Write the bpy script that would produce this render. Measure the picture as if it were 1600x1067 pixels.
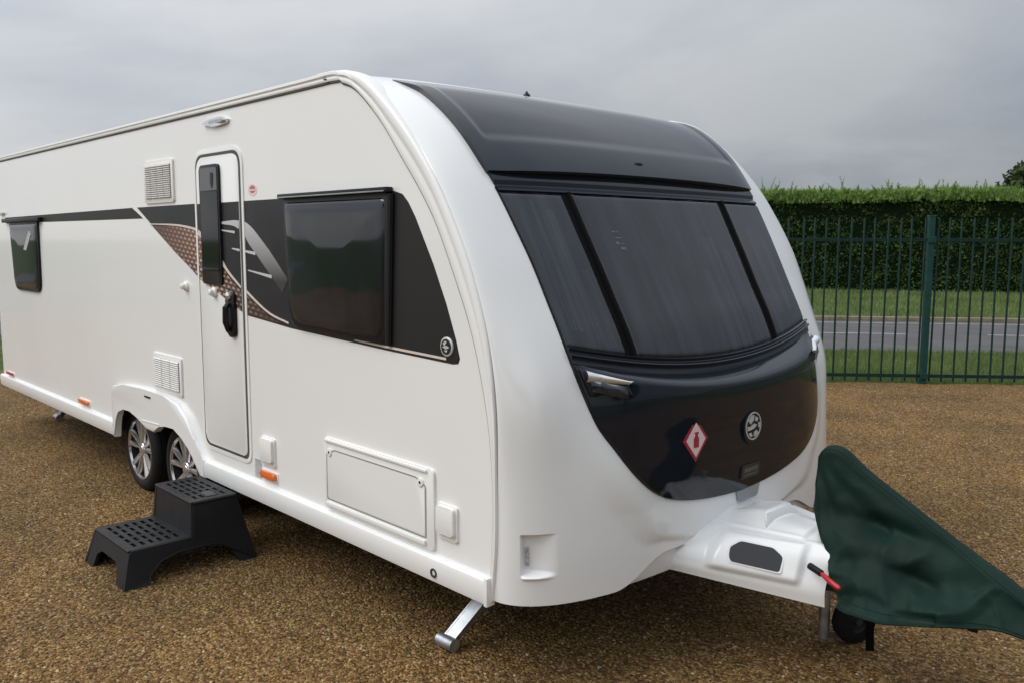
import bpy, bmesh, math, random
import numpy as np
from mathutils import Vector, Matrix, noise
from mathutils.geometry import tessellate_polygon
random.seed(7); rng = np.random.default_rng(7)
sc = bpy.context.scene
for o in list(bpy.data.objects): bpy.data.objects.remove(o)
COL = sc.collection

# ---------------------------------------------------------------- camera
cam = bpy.data.cameras.new('camera'); camo = bpy.data.objects.new('camera', cam); COL.objects.link(camo)
right = Vector((0.68739949, 0.72627627, 0.00217325)).normalized()
fwd = Vector((-0.72114714, 0.68289392, -0.11663061)).normalized()
up = right.cross(fwd).normalized(); right = fwd.cross(up)
M = Matrix((right, up, -fwd)).transposed().to_4x4(); M.translation = Vector((0, 0, 1.8))
camo.matrix_world = M
cam.sensor_width = 36; cam.lens = 36 * 1359.6 / 1600; cam.clip_start = .05; cam.clip_end = 2000
sc.camera = camo

# ---------------------------------------------------------------- world, sun, exposure
SUN_AZ = Vector((-.48, -.88, 0)).normalized(); SUN_EL = math.radians(48)
w = bpy.data.worlds.new('World'); sc.world = w; w.use_nodes = True
nt = w.node_tree; N = nt.nodes; L = nt.links; N.clear()
out = N.new('ShaderNodeOutputWorld'); bg = N.new('ShaderNodeBackground'); L.new(bg.outputs[0], out.inputs[0])
bg.inputs['Strength'].default_value = .1
sky = N.new('ShaderNodeTexSky'); sky.sky_type = 'NISHITA'; sky.sun_disc = False
sky.sun_elevation = SUN_EL; sky.sun_rotation = math.atan2(SUN_AZ.x, SUN_AZ.y)
tc = N.new('ShaderNodeTexCoord'); sep = N.new('ShaderNodeSeparateXYZ'); L.new(tc.outputs['Generated'], sep.inputs[0])
def mth(op, a, b=None, c=None, nodes=N, links=L):
    n = nodes.new('ShaderNodeMath'); n.operation = op
    for i, v in enumerate((a, b, c)):
        if v is None: continue
        if isinstance(v, (int, float)): n.inputs[i].default_value = v
        else: links.new(v, n.inputs[i])
    return n.outputs[0]
zc = mth('MAXIMUM', sep.outputs[2], 0.0)
den = mth('ADD', zc, .22)
comb = N.new('ShaderNodeCombineXYZ')
L.new(mth('DIVIDE', sep.outputs[0], den), comb.inputs[0]); L.new(mth('DIVIDE', sep.outputs[1], den), comb.inputs[1])
n1 = N.new('ShaderNodeTexNoise'); n1.inputs['Scale'].default_value = .8; n1.inputs['Detail'].default_value = 7; n1.inputs['Roughness'].default_value = .52
n1.inputs['Distortion'].default_value = .35
mp = N.new('ShaderNodeMapping'); mp.inputs['Location'].default_value = (3.1, 1.7, 0); L.new(comb.outputs[0], mp.inputs[0]); L.new(mp.outputs[0], n1.inputs['Vector'])
rmp = N.new('ShaderNodeValToRGB'); L.new(n1.outputs['Fac'], rmp.inputs[0])
rmp.color_ramp.elements[0].position = .38; rmp.color_ramp.elements[0].color = (.69, .73, .80, 1)
rmp.color_ramp.elements[1].position = .63; rmp.color_ramp.elements[1].color = (1.0, 1.0, .985, 1)
# overcast luminance: brighter overhead and towards the veiled sun
dotv = mth('ADD', mth('MULTIPLY', sep.outputs[0], SUN_AZ.x), mth('MULTIPLY', sep.outputs[1], SUN_AZ.y))
lum = mth('ADD', mth('ADD', mth('MULTIPLY', zc, 7.0), 3.95), mth('MULTIPLY', dotv, 2.2))
tint = N.new('ShaderNodeValToRGB'); L.new(mth('MULTIPLY_ADD', dotv, .5, .5), tint.inputs[0])
tint.color_ramp.elements[0].position = .1; tint.color_ramp.elements[0].color = (.88, .925, 1.0, 1); tint.color_ramp.elements[1].position = .6; tint.color_ramp.elements[1].color = (1, 1, 1, 1)
vmt = N.new('ShaderNodeVectorMath'); vmt.operation = 'MULTIPLY'; L.new(rmp.outputs[0], vmt.inputs[0]); L.new(tint.outputs[0], vmt.inputs[1])
vm = N.new('ShaderNodeVectorMath'); vm.operation = 'SCALE'; L.new(vmt.outputs[0], vm.inputs[0]); L.new(lum, vm.inputs['Scale'])
mx = N.new('ShaderNodeMix'); mx.data_type = 'RGBA'; mx.inputs[0].default_value = .96
L.new(sky.outputs[0], mx.inputs[6]); L.new(vm.outputs[0], mx.inputs[7]); L.new(mx.outputs[2], bg.inputs['Color'])
sl = bpy.data.lights.new('sun', 'SUN'); sl.energy = 1.15; sl.angle = math.radians(40); sl.color = (1, .98, .95)
so = bpy.data.objects.new('sun', sl); COL.objects.link(so)
sd = (SUN_AZ * math.cos(SUN_EL) + Vector((0, 0, math.sin(SUN_EL)))).normalized()
so.rotation_euler = sd.to_track_quat('Z', 'Y').to_euler()
sc.view_settings.view_transform = 'Standard'; sc.view_settings.look = 'None'
sc.view_settings.exposure = 0.49; sc.view_settings.gamma = 1

# ---------------------------------------------------------------- helpers
def link(name, me, mat=None, parent=None, smooth=None):
    o = bpy.data.objects.new(name, me); COL.objects.link(o)
    if mat is not None and not me.materials: me.materials.append(mat)
    if smooth is not None:
        me.polygons.foreach_set('use_smooth', [True] * len(me.polygons)); me.set_sharp_from_angle(angle=math.radians(smooth))
    if parent is not None:
        o.parent = parent
        o.matrix_parent_inverse = wm(parent).inverted()
    return o
def wm(p):
    """world matrix from the parent chain (the depsgraph has not run yet)"""
    return Matrix.Identity(4) if p is None else wm(p.parent) @ p.matrix_parent_inverse @ p.matrix_basis
def mesh(name, verts, faces, mat, parent=None, smooth=40):
    me = bpy.data.meshes.new(name); me.from_pydata([tuple(v) for v in verts], [], faces); me.validate(); me.update()
    return link(name, me, mat, parent, smooth)
def bmobj(name, bm, mat, parent=None, smooth=40):
    bmesh.ops.recalc_face_normals(bm, faces=bm.faces)
    me = bpy.data.meshes.new(name); bm.to_mesh(me); bm.free()
    return link(name, me, mat, parent, smooth)
def tag(o, label=None, cat=None, group=None, kind=None):
    if label: o['label'] = label
    if cat: o['category'] = cat
    if group: o['group'] = group
    if kind: o['kind'] = kind
    return o
def empty(name, loc):
    o = bpy.data.objects.new(name, None); COL.objects.link(o); o.location = loc; o.empty_display_size = .1; return o
def box(bm, c, s, bev=0, rot=None):
    r = bmesh.ops.create_cube(bm, size=1); vs = r['verts']
    bmesh.ops.scale(bm, vec=s, verts=vs)
    if bev:
        es = list({e for v in vs for e in v.link_edges})
        b = bmesh.ops.bevel(bm, geom=es, offset=bev, segments=2, affect='EDGES', profile=.6)
        vs = list({v for v in b['verts']} | {v for v in vs if v.is_valid})
    if rot is not None: bmesh.ops.rotate(bm, verts=vs, cent=(0, 0, 0), matrix=rot)
    bmesh.ops.translate(bm, vec=c, verts=vs)
def tube(bm, pts, r, seg=10, cap=True):
    pts = [Vector(p) for p in pts]; rings = []
    rr = r if isinstance(r, (list, tuple)) else [r] * len(pts)
    prev = None
    for i, p in enumerate(pts):
        t = (pts[min(i + 1, len(pts) - 1)] - pts[max(i - 1, 0)]).normalized()
        a = prev if prev is not None else (Vector((0, 0, 1)) if abs(t.z) < .9 else Vector((1, 0, 0)))
        a = (a - t * a.dot(t)).normalized(); b = t.cross(a); prev = a
        rings.append([bm.verts.new(p + (a * math.cos(k * 2 * math.pi / seg) + b * math.sin(k * 2 * math.pi / seg)) * rr[i]) for k in range(seg)])
    for i in range(len(rings) - 1):
        for k in range(seg):
            bm.faces.new((rings[i][k], rings[i][(k + 1) % seg], rings[i + 1][(k + 1) % seg], rings[i + 1][k]))
    if cap:
        bm.faces.new(rings[0][::-1]); bm.faces.new(rings[-1])
def lathe(bm, prof, seg, cen, axis='Y'):
    """profile of (offset along axis, radius)"""
    rings = []
    for a, r in prof:
        ring = []
        for k in range(seg):
            t = 2 * math.pi * k / seg
            if axis == 'Y': p = (cen[0] + r * math.cos(t), cen[1] + a, cen[2] + r * math.sin(t))
            elif axis == 'Z': p = (cen[0] + r * math.cos(t), cen[1] + r * math.sin(t), cen[2] + a)
            else: p = (cen[0] + a, cen[1] + r * math.cos(t), cen[2] + r * math.sin(t))
            ring.append(bm.verts.new(p))
        rings.append(ring)
    for i in range(len(rings) - 1):
        for k in range(seg): bm.faces.new((rings[i][k], rings[i][(k + 1) % seg], rings[i + 1][(k + 1) % seg], rings[i + 1][k]))
    return rings
def rpoly(pts, r, n=5):
    """round the corners of a closed polygon; r number or list"""
    out = []; m = len(pts)
    for i in range(m):
        p = np.array(pts[i], float); a = np.array(pts[i - 1], float); b = np.array(pts[(i + 1) % m], float)
        ri = r[i] if isinstance(r, (list, tuple)) else r
        if ri <= 0: out.append(tuple(p)); continue
        da = (a - p); la = np.linalg.norm(da); db = (b - p); lb = np.linalg.norm(db)
        d = min(ri, la * .48, lb * .48); pa = p + da / la * d; pb = p + db / lb * d
        for k in range(n + 1):
            t = k / n; out.append(tuple((1 - t) ** 2 * pa + 2 * t * (1 - t) * p + t * t * pb))
    return out
def plate(name, pts, y, thick, mat, parent=None, bevel=0, smooth=40, bm=None, holes=None, slope=None):
    """polygon in the x-z plane whose outer face (towards -y) lies at y and which runs back to y+thick"""
    own = bm is None
    if own: bm = bmesh.new()
    loops = [[Vector((p[0], y, p[1])) for p in pts]] + [[Vector((p[0], y, p[1])) for p in h] for h in (holes or [])]
    tris = tessellate_polygon(loops) if holes or not bevel else [list(range(len(pts)))]
    flat = [v for l in loops for v in l]
    f = [bm.verts.new(v) for v in flat]; b = [bm.verts.new(v + Vector((0, thick, 0))) for v in flat]
    fr = []
    for t in tris:
        try: fr.append(bm.faces.new([f[i] for i in t])); bm.faces.new([b[i] for i in reversed(t)])
        except ValueError: pass
    k = 0; rim = []
    for l in loops:
        n = len(l)
        for i in range(n):
            j = (i + 1) % n
            try: bm.faces.new((f[k + i], f[k + j], b[k + j], b[k + i])); rim.append((f[k + i], f[k + j]))
            except ValueError: pass
        k += n
    if bevel:
        es = [e for e in (bm.edges.get(r) for r in rim) if e]
        bmesh.ops.bevel(bm, geom=es, offset=bevel, segments=3, affect='EDGES', profile=.5, clamp_overlap=True)
    if own: return bmobj(name, bm, mat, parent, smooth)
def circ(cx, cz, r, n=24, rz=None):
    return [(cx + r * math.cos(2 * math.pi * k / n), cz + (rz or r) * math.sin(2 * math.pi * k / n)) for k in range(n)]
def pchip(xs, ys):
    xs = np.array(xs, float); ys = np.array(ys, float); h = np.diff(xs); d = np.diff(ys) / h
    m = np.zeros(len(xs)); m[0] = d[0]; m[-1] = d[-1]
    for i in range(1, len(xs) - 1):
        if d[i - 1] * d[i] > 0:
            w1, w2 = 2 * h[i] + h[i - 1], h[i] + 2 * h[i - 1]; m[i] = (w1 + w2) / (w1 / d[i - 1] + w2 / d[i])
    def f(x):
        x = np.clip(np.asarray(x, float), xs[0], xs[-1]); i = np.clip(np.searchsorted(xs, x, side='right') - 1, 0, len(xs) - 2)
        t = (x - xs[i]) / h[i]
        return (1 + 2 * t) * (1 - t) ** 2 * ys[i] + t * (1 - t) ** 2 * h[i] * m[i] + t * t * (3 - 2 * t) * ys[i + 1] + t * t * (t - 1) * h[i] * m[i + 1]
    return f

# ---------------------------------------------------------------- materials
def mat(name, col, rough=.5, metal=0, spec=.5, coat=0, coat_r=.03, var=0, vscale=8, bump=0, bscale=200, bdist=.002, rvar=0, col2=None):
    m = bpy.data.materials.new(name); m.use_nodes = True; nt = m.node_tree; b = nt.nodes['Principled BSDF']
    b.inputs['Base Color'].default_value = (*col, 1); b.inputs['Roughness'].default_value = rough; b.inputs['Metallic'].default_value = metal
    b.inputs['Specular IOR Level'].default_value = spec; b.inputs['Coat Weight'].default_value = coat; b.inputs['Coat Roughness'].default_value = coat_r
    t = nt.nodes.new('ShaderNodeTexCoord')
    if var or rvar or col2:
        n = nt.nodes.new('ShaderNodeTexNoise'); n.inputs['Scale'].default_value = vscale; n.inputs['Detail'].default_value = 6
        nt.links.new(t.outputs['Object'], n.inputs['Vector'])
        if var or col2:
            r = nt.nodes.new('ShaderNodeValToRGB'); r.color_ramp.elements[0].position = .3; r.color_ramp.elements[1].position = .7
            c2 = col2 or tuple(min(1, c * (1 + var)) for c in col); c1 = col if col2 else tuple(c * (1 - var) for c in col)
            r.color_ramp.elements[0].color = (*c1, 1); r.color_ramp.elements[1].color = (*c2, 1)
            nt.links.new(n.outputs['Fac'], r.inputs[0]); nt.links.new(r.outputs[0], b.inputs['Base Color'])
        if rvar:
            mr = nt.nodes.new('ShaderNodeMapRange'); mr.inputs['From Min'].default_value = .3; mr.inputs['From Max'].default_value = .7
            mr.inputs['To Min'].default_value = max(.0, rough - rvar); mr.inputs['To Max'].default_value = rough + rvar
            nt.links.new(n.outputs['Fac'], mr.inputs[0]); nt.links.new(mr.outputs[0], b.inputs['Roughness'])
    if bump:
        n2 = nt.nodes.new('ShaderNodeTexNoise'); n2.inputs['Scale'].default_value = bscale; n2.inputs['Detail'].default_value = 4
        nt.links.new(t.outputs['Object'], n2.inputs['Vector'])
        bp = nt.nodes.new('ShaderNodeBump'); bp.inputs['Strength'].default_value = bump; bp.inputs['Distance'].default_value = bdist
        nt.links.new(n2.outputs['Fac'], bp.inputs['Height']); nt.links.new(bp.outputs[0], b.inputs['Normal'])
    return m
WHITE = mat('white_paint', (.82, .825, .815), .26, coat=.5, coat_r=.06, var=.012, vscale=1.1, rvar=.015, bump=.25, bscale=1.6, bdist=.006)
GRP = mat('white_gelcoat', (.82, .83, .83), .22, coat=.5, coat_r=.04, var=.015, vscale=2, bump=.15, bscale=2.2, bdist=.004)
PLAST = mat('white_plastic', (.80, .80, .78), .38, var=.02, vscale=6)
ALU = mat('trim_white', (.82, .825, .815), .33, coat=.2)
SEAM = mat('seam_grey', (.06, .06, .058), .6)
DARK = mat('graphite_gelcoat', (.011, .014, .023), .07, bump=.08, bscale=2.0, bdist=.004, spec=.5)
LID = mat('dark_lid', (.011, .0135, .020), .08, spec=.34, bump=.10, bscale=2.0, bdist=.004)
GLASS = mat('tinted_acrylic', (.010, .011, .017), .045, spec=.78, rvar=.02, vscale=3, bump=.08, bscale=1.7, bdist=.004, col2=(.014, .015, .02))
def glass_streaks():
    nt = GLASS.node_tree; b = nt.nodes['Principled BSDF']; t = nt.nodes.new('ShaderNodeTexCoord'); mp = nt.nodes.new('ShaderNodeMapping'); nt.links.new(t.outputs['Object'], mp.inputs[0])
    mp.inputs['Scale'].default_value = (1.1, 7.0, .55); n = nt.nodes.new('ShaderNodeTexNoise'); n.inputs['Scale'].default_value = 1.3; n.inputs['Detail'].default_value = 4; n.inputs['Roughness'].default_value = .6; nt.links.new(mp.outputs[0], n.inputs['Vector'])
    r = nt.nodes.new('ShaderNodeValToRGB'); r.color_ramp.elements[0].position = .42; r.color_ramp.elements[0].color = (.011, .013, .022, 1); r.color_ramp.elements[1].position = .74; r.color_ramp.elements[1].color = (.064, .072, .096, 1)  # pale blue-grey streaks in the base colour stand in for soft reflections
    nt.links.new(n.outputs['Fac'], r.inputs[0]); nt.links.new(r.outputs[0], b.inputs['Base Color'])
    tr = nt.nodes.new('ShaderNodeBsdfTransparent'); tr.inputs[0].default_value = (.62, .63, .68, 1); ms = nt.nodes.new('ShaderNodeMixShader'); gl = nt.nodes.new('ShaderNodeBsdfGlossy'); gl.inputs['Roughness'].default_value = .04
    fr = nt.nodes.new('ShaderNodeFresnel'); fr.inputs['IOR'].default_value = 1.5; m2 = nt.nodes.new('ShaderNodeMixShader'); ms.inputs[0].default_value = .5
    nt.links.new(fr.outputs[0], m2.inputs[0]); nt.links.new(tr.outputs[0], m2.inputs[1]); nt.links.new(gl.outputs[0], m2.inputs[2])       # tinted see-through share, with its own surface reflection
    nt.links.new(b.outputs[0], ms.inputs[1]); nt.links.new(m2.outputs[0], ms.inputs[2]); nt.links.new(ms.outputs[0], nt.nodes['Material Output'].inputs[0])
glass_streaks()
BLACK = mat('black_plastic', (.008, .008, .010), .42, spec=.28)
RUB = mat('rubber', (.008, .008, .009), .7, spec=.3, bump=.3, bscale=300, bdist=.001)
DECAL = mat('graphite_decal', (.018, .017, .017), .45, spec=.25)
DECAL2 = mat('graphite_decal_bands', (.020, .020, .024), .42, spec=.28, var=.45, vscale=2.5)
SILV = mat('silver_decal', (.20, .20, .21), .32, col2=(.42, .42, .43), vscale=3)
def fade(m, axis, a, b, c0, c1):
    nt = m.node_tree; bs = nt.nodes['Principled BSDF']; t = nt.nodes.new('ShaderNodeTexCoord'); sp = nt.nodes.new('ShaderNodeSeparateXYZ'); nt.links.new(t.outputs['Object'], sp.inputs[0])
    mr = nt.nodes.new('ShaderNodeMapRange'); mr.inputs['From Min'].default_value = a; mr.inputs['From Max'].default_value = b; nt.links.new(sp.outputs[axis], mr.inputs[0])
    r = nt.nodes.new('ShaderNodeValToRGB'); r.color_ramp.elements[0].color = (*c0, 1); r.color_ramp.elements[1].color = (*c1, 1); nt.links.new(mr.outputs[0], r.inputs[0]); nt.links.new(r.outputs[0], bs.inputs['Base Color'])
SWOOSH = mat('swoosh_print', (.3, .3, .3), .35); fade(SWOOSH, 2, 1.58, 1.87, (.03, .03, .033), (.52, .52, .53))
PALE = mat('pale_line', (.66, .58, .52), .4)
CHROME = mat('chrome', (.75, .76, .78), .12, metal=1)
BRIGHT = mat('bright_silver', (.62, .63, .65), .3, metal=.35)
STEEL = mat('galvanised', (.42, .45, .48), .42, metal=.9, var=.25, vscale=18)
DKMET = mat('chassis_metal', (.045, .045, .047), .6, metal=.4)
UNDER = mat('underfloor', (.02, .02, .02), .8)
ORANGE = mat('orange_lens', (.72, .16, .03), .2, coat=.3)
REDM = mat('red_plastic', (.42, .02, .025), .35)
PINK = mat('sticker_ground', (.80, .60, .60), .4)
GREYS = mat('sticker_grey', (.42, .42, .42), .5, var=.4, vscale=120)
REDST = mat('sticker_red', (.33, .03, .05), .45)
STEP = mat('step_plastic', (.012, .0125, .0145), .5, spec=.32, bump=.5, bscale=350, bdist=.001, rvar=.1, vscale=9)
COVER = mat('green_pvc', (.0045, .020, .0145), .66, spec=.2, bump=.35, bscale=16, bdist=.012, var=.25, vscale=5)
FENCE = mat('fence_green', (.007, .030, .026), .6, spec=.2, var=.25, vscale=20)
POSTM = mat('post_green', (.008, .050, .042), .5, spec=.3, var=.2, vscale=12)
ALLOY = mat('alloy', (.62, .62, .64), .2, metal=.8)
DISC = mat('brake_dark', (.03, .03, .032), .5, metal=.6)
BLIND = mat('blind', (.05, .05, .055), .3, coat=.5)
MESHW = bpy.data.materials.new('copper_weave'); MESHW.use_nodes = True
def _weave():
    nt = MESHW.node_tree; N_, L_ = nt.nodes, nt.links; b = N_['Principled BSDF']; b.inputs['Roughness'].default_value = .4
    t = N_.new('ShaderNodeTexCoord'); sp = N_.new('ShaderNodeSeparateXYZ'); L_.new(t.outputs['Object'], sp.inputs[0]); M_ = lambda *a_: mth(*a_, nodes=N_, links=L_)
    x, z = sp.outputs[0], sp.outputs[2]
    zz = M_('ADD', z, M_('MULTIPLY', x, .10)); row = M_('FLOOR', M_('DIVIDE', zz, .026))
    sx = M_('SINE', M_('MULTIPLY', M_('ADD', x, M_('MULTIPLY', row, .029)), 2 * math.pi / .058)); sz = M_('SINE', M_('MULTIPLY', zz, 2 * math.pi / .026))
    d = M_('MULTIPLY', M_('MULTIPLY_ADD', sx, .5, .5), M_('MULTIPLY_ADD', sz, .5, .5))
    g1 = N_.new('ShaderNodeMapRange'); g1.inputs['From Min'].default_value = -5.55; g1.inputs['From Max'].default_value = -4.95; L_.new(x, g1.inputs[0])
    g2 = N_.new('ShaderNodeMapRange'); g2.inputs['From Min'].default_value = -4.2; g2.inputs['From Max'].default_value = -4.75; L_.new(x, g2.inputs[0])
    g3 = N_.new('ShaderNodeMapRange'); g3.inputs['From Min'].default_value = 1.55; g3.inputs['From Max'].default_value = 1.78; L_.new(z, g3.inputs[0])
    gl = M_('MULTIPLY', g1.outputs[0], g2.outputs[0]); dd = M_('MULTIPLY', d, M_('MULTIPLY_ADD', gl, .9, .12))
    base = N_.new('ShaderNodeMix'); base.data_type = 'RGBA'; base.inputs[6].default_value = (.040, .016, .012, 1); base.inputs[7].default_value = (.125, .045, .028, 1); L_.new(M_('MULTIPLY', g3.outputs[0], M_('MULTIPLY_ADD', g1.outputs[0], .5, .5)), base.inputs[0])
    m = N_.new('ShaderNodeMix'); m.data_type = 'RGBA'; L_.new(dd, m.inputs[0]); L_.new(base.outputs[2], m.inputs[6]); m.inputs[7].default_value = (.72, .50, .40, 1); L_.new(m.outputs[2], b.inputs['Base Color'])
_weave()

# gravel, grass, road
def gravel_mat():
    m = bpy.data.materials.new('gravel'); m.use_nodes = True; nt = m.node_tree; b = nt.nodes['Principled BSDF']; b.inputs['Roughness'].default_value = .85
    b.inputs['Specular IOR Level'].default_value = .25
    t = nt.nodes.new('ShaderNodeTexCoord')
    v = nt.nodes.new('ShaderNodeTexVoronoi'); v.inputs['Scale'].default_value = 80; v.inputs['Randomness'].default_value = 1; nt.links.new(t.outputs['Object'], v.inputs['Vector'])
    r = nt.nodes.new('ShaderNodeValToRGB'); sx = nt.nodes.new('ShaderNodeSeparateColor'); nt.links.new(v.outputs['Color'], sx.inputs[0])
    e = r.color_ramp.elements; e[0].position = 0; e[0].color = (.058, .032, .011, 1); e[1].position = 1; e[1].color = (.44, .32, .15, 1)
    for p, c in ((.3, (.132, .076, .028)), (.6, (.212, .122, .039)), (.85, (.28, .18, .075))):
        q = e.new(p); q.color = (*c, 1)
    nt.links.new(sx.outputs[0], r.inputs[0])
    n = nt.nodes.new('ShaderNodeTexNoise'); n.inputs['Scale'].default_value = .9; n.inputs['Detail'].default_value = 8; n.inputs['Roughness'].default_value = .65; nt.links.new(t.outputs['Object'], n.inputs['Vector'])
    r2 = nt.nodes.new('ShaderNodeValToRGB'); r2.color_ramp.elements[0].position = .34; r2.color_ramp.elements[0].color = (.68, .67, .67, 1); r2.color_ramp.elements[1].position = .66; r2.color_ramp.elements[1].color = (1.16, 1.10, 1.0, 1)
    nt.links.new(n.outputs['Fac'], r2.inputs[0])
    mm = nt.nodes.new('ShaderNodeMix'); mm.data_type = 'RGBA'; mm.blend_type = 'MULTIPLY'; mm.inputs[0].default_value = 1
    nt.links.new(r.outputs[0], mm.inputs[6]); nt.links.new(r2.outputs[0], mm.inputs[7]); nt.links.new(mm.outputs[2], b.inputs['Base Color'])
    bp = nt.nodes.new('ShaderNodeBump'); bp.inputs['Strength'].default_value = 1; bp.inputs['Distance'].default_value = .012; bp.invert = True
    nt.links.new(v.outputs['Distance'], bp.inputs['Height']); nt.links.new(bp.outputs[0], b.inputs['Normal'])
    return m
GRAVEL = gravel_mat()
def pebble_mat():
    m = bpy.data.materials.new('pebble'); m.use_nodes = True; nt = m.node_tree; b = nt.nodes['Principled BSDF']; b.inputs['Roughness'].default_value = .7
    b.inputs['Specular IOR Level'].default_value = .3
    oi = nt.nodes.new('ShaderNodeObjectInfo'); r = nt.nodes.new('ShaderNodeValToRGB'); nt.links.new(oi.outputs['Random'], r.inputs[0])
    e = r.color_ramp.elements; e[0].position = 0; e[0].color = (.055, .031, .011, 1); e[1].position = 1; e[1].color = (.56, .46, .29, 1)
    for p, c in ((.25, (.125, .072, .027)), (.5, (.208, .118, .038)), (.72, (.27, .168, .062)), (.9, (.34, .235, .12)), (.95, (.22, .20, .17))):
        q = e.new(p); q.color = (*c, 1)
    n = nt.nodes.new('ShaderNodeTexNoise'); n.inputs['Scale'].default_value = .9; n.inputs['Detail'].default_value = 8; n.inputs['Roughness'].default_value = .65; nt.links.new(oi.outputs['Location'], n.inputs['Vector'])
    r2 = nt.nodes.new('ShaderNodeValToRGB'); r2.color_ramp.elements[0].position = .34; r2.color_ramp.elements[0].color = (.68, .67, .67, 1); r2.color_ramp.elements[1].position = .66; r2.color_ramp.elements[1].color = (1.16, 1.10, 1.0, 1); nt.links.new(n.outputs['Fac'], r2.inputs[0])
    mm = nt.nodes.new('ShaderNodeMix'); mm.data_type = 'RGBA'; mm.blend_type = 'MULTIPLY'; mm.inputs[0].default_value = 1; nt.links.new(r.outputs[0], mm.inputs[6]); nt.links.new(r2.outputs[0], mm.inputs[7]); nt.links.new(mm.outputs[2], b.inputs['Base Color']); return m
PEBBLE = pebble_mat()
GRASS = mat('grass_ground', (.030, .055, .014), .9, spec=.1, col2=(.085, .125, .035), vscale=2.2, bump=.6, bscale=60, bdist=.02)
def leaf_mat(name, c1, c2, trans=.25):
    m = bpy.data.materials.new(name); m.use_nodes = True; nt = m.node_tree; b = nt.nodes['Principled BSDF']; b.inputs['Roughness'].default_value = .6
    b.inputs['Specular IOR Level'].default_value = .25
    a = nt.nodes.new('ShaderNodeAttribute'); a.attribute_name = 'tone'; r = nt.nodes.new('ShaderNodeValToRGB')
    r.color_ramp.elements[0].color = (*c1, 1); r.color_ramp.elements[1].color = (*c2, 1)
    nt.links.new(a.outputs['Fac'], r.inputs[0]); nt.links.new(r.outputs[0], b.inputs['Base Color'])
    tr = nt.nodes.new('ShaderNodeBsdfTranslucent'); nt.links.new(r.outputs[0], tr.inputs[0]); ms = nt.nodes.new('ShaderNodeMixShader'); ms.inputs[0].default_value = trans
    nt.links.new(b.outputs[0], ms.inputs[1]); nt.links.new(tr.outputs[0], ms.inputs[2]); nt.links.new(ms.outputs[0], nt.nodes['Material Output'].inputs[0])
    return m
BLADE = leaf_mat('grass_blade', (.080, .130, .036), (.23, .29, .11))
LEAF = leaf_mat('hedge_leaf', (.040, .088, .034), (.25, .38, .09))
TLEAF = leaf_mat('tree_leaf', (.022, .038, .014), (.060, .085, .030))
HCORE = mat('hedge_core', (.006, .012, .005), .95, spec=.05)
BARK = mat('bark', (.06, .045, .03), .9, var=.4, vscale=12, bump=.8, bscale=30, bdist=.02)
ROAD = mat('asphalt', (.092, .089, .092), .85, spec=.3, var=.18, vscale=1.5, bump=.5, bscale=120, bdist=.004)
ROADW = mat('road_paint', (.36, .355, .34), .7, var=.25, vscale=6)
KERB = mat('kerb_stone', (.20, .165, .115), .85, var=.3, vscale=5)

# ---------------------------------------------------------------- ground, road, verges
D = Vector((.772, .636, 0)).normalized(); NR = Vector((-D.y, D.x, 0))     # along / across the road
def strip(name, a, b, z, m, s0=-60, s1=60, kind='structure'):
    vs = [D * s0 + NR * a, D * s1 + NR * a, D * s1 + NR * b, D * s0 + NR * b]
    o = mesh(name, [(v.x, v.y, z) for v in vs], [(0, 1, 2, 3)], m, smooth=None); 
    if kind: o['kind'] = kind
    return o
g = mesh('ground', [(-700, -700, -.03), (700, -700, -.03), (700, 700, -.03), (-700, 700, -.03)], [(0, 1, 2, 3)], GRASS, smooth=None); g['kind'] = 'structure'
F0 = Vector((-5.086, 10.573, 0)); FD = Vector((1.671, 1.521, 0)).normalized(); FN = Vector((-FD.y, FD.x, 0))   # fence line
def fpt(s, n=0): return F0 + FD * s + FN * n
# gravel yard: everything this side of the fence, with a ragged far edge
edge = [fpt(s, .02 + .10 * noise.noise(Vector((s * 1.3, 0, 0))) + .05 * noise.noise(Vector((s * 5, 3, 0)))) for s in np.arange(-14, 14.01, .12)]
gp = [(e.x, e.y) for e in edge] + [(14, 6), (14, -14), (-24, -14), (-24, -1)]
tri = tessellate_polygon([[Vector((p[0], p[1], 0)) for p in gp]])
o = mesh('gravel_yard', [(p[0], p[1], 0) for p in gp], [tuple(t) for t in tri], GRAVEL, smooth=None); o['kind'] = 'structure'
if o.data.polygons[0].normal.z < 0: o.data.flip_normals()
strip('road', 14.93, 20.45, -.022, ROAD)
strip('road_edge_line', 19.93, 20.01, -.018, ROADW, -40, 40)
for k in range(-9, 8):
    s = 7.05 + k * 4.4
    strip('road_centre_dash', 17.66, 17.75, -.018, ROADW, s, s + 2.9)
bm = bmesh.new(); c = NR * 20.55; box(bm, (0, 0, 0), (90, .16, .14), .02, Matrix.Rotation(math.atan2(D.y, D.x), 3, 'Z')); bmesh.ops.translate(bm, vec=(c.x, c.y, .0), verts=bm.verts)
o = bmobj('kerb', bm, KERB); o['kind'] = 'structure'
H0 = Vector((-15.612, 29.986, 0)); H1 = Vector((-9.612, 33.326, 0)); HD = (H1 - H0).normalized(); HN = Vector((-HD.y, HD.x, 0))
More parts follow.
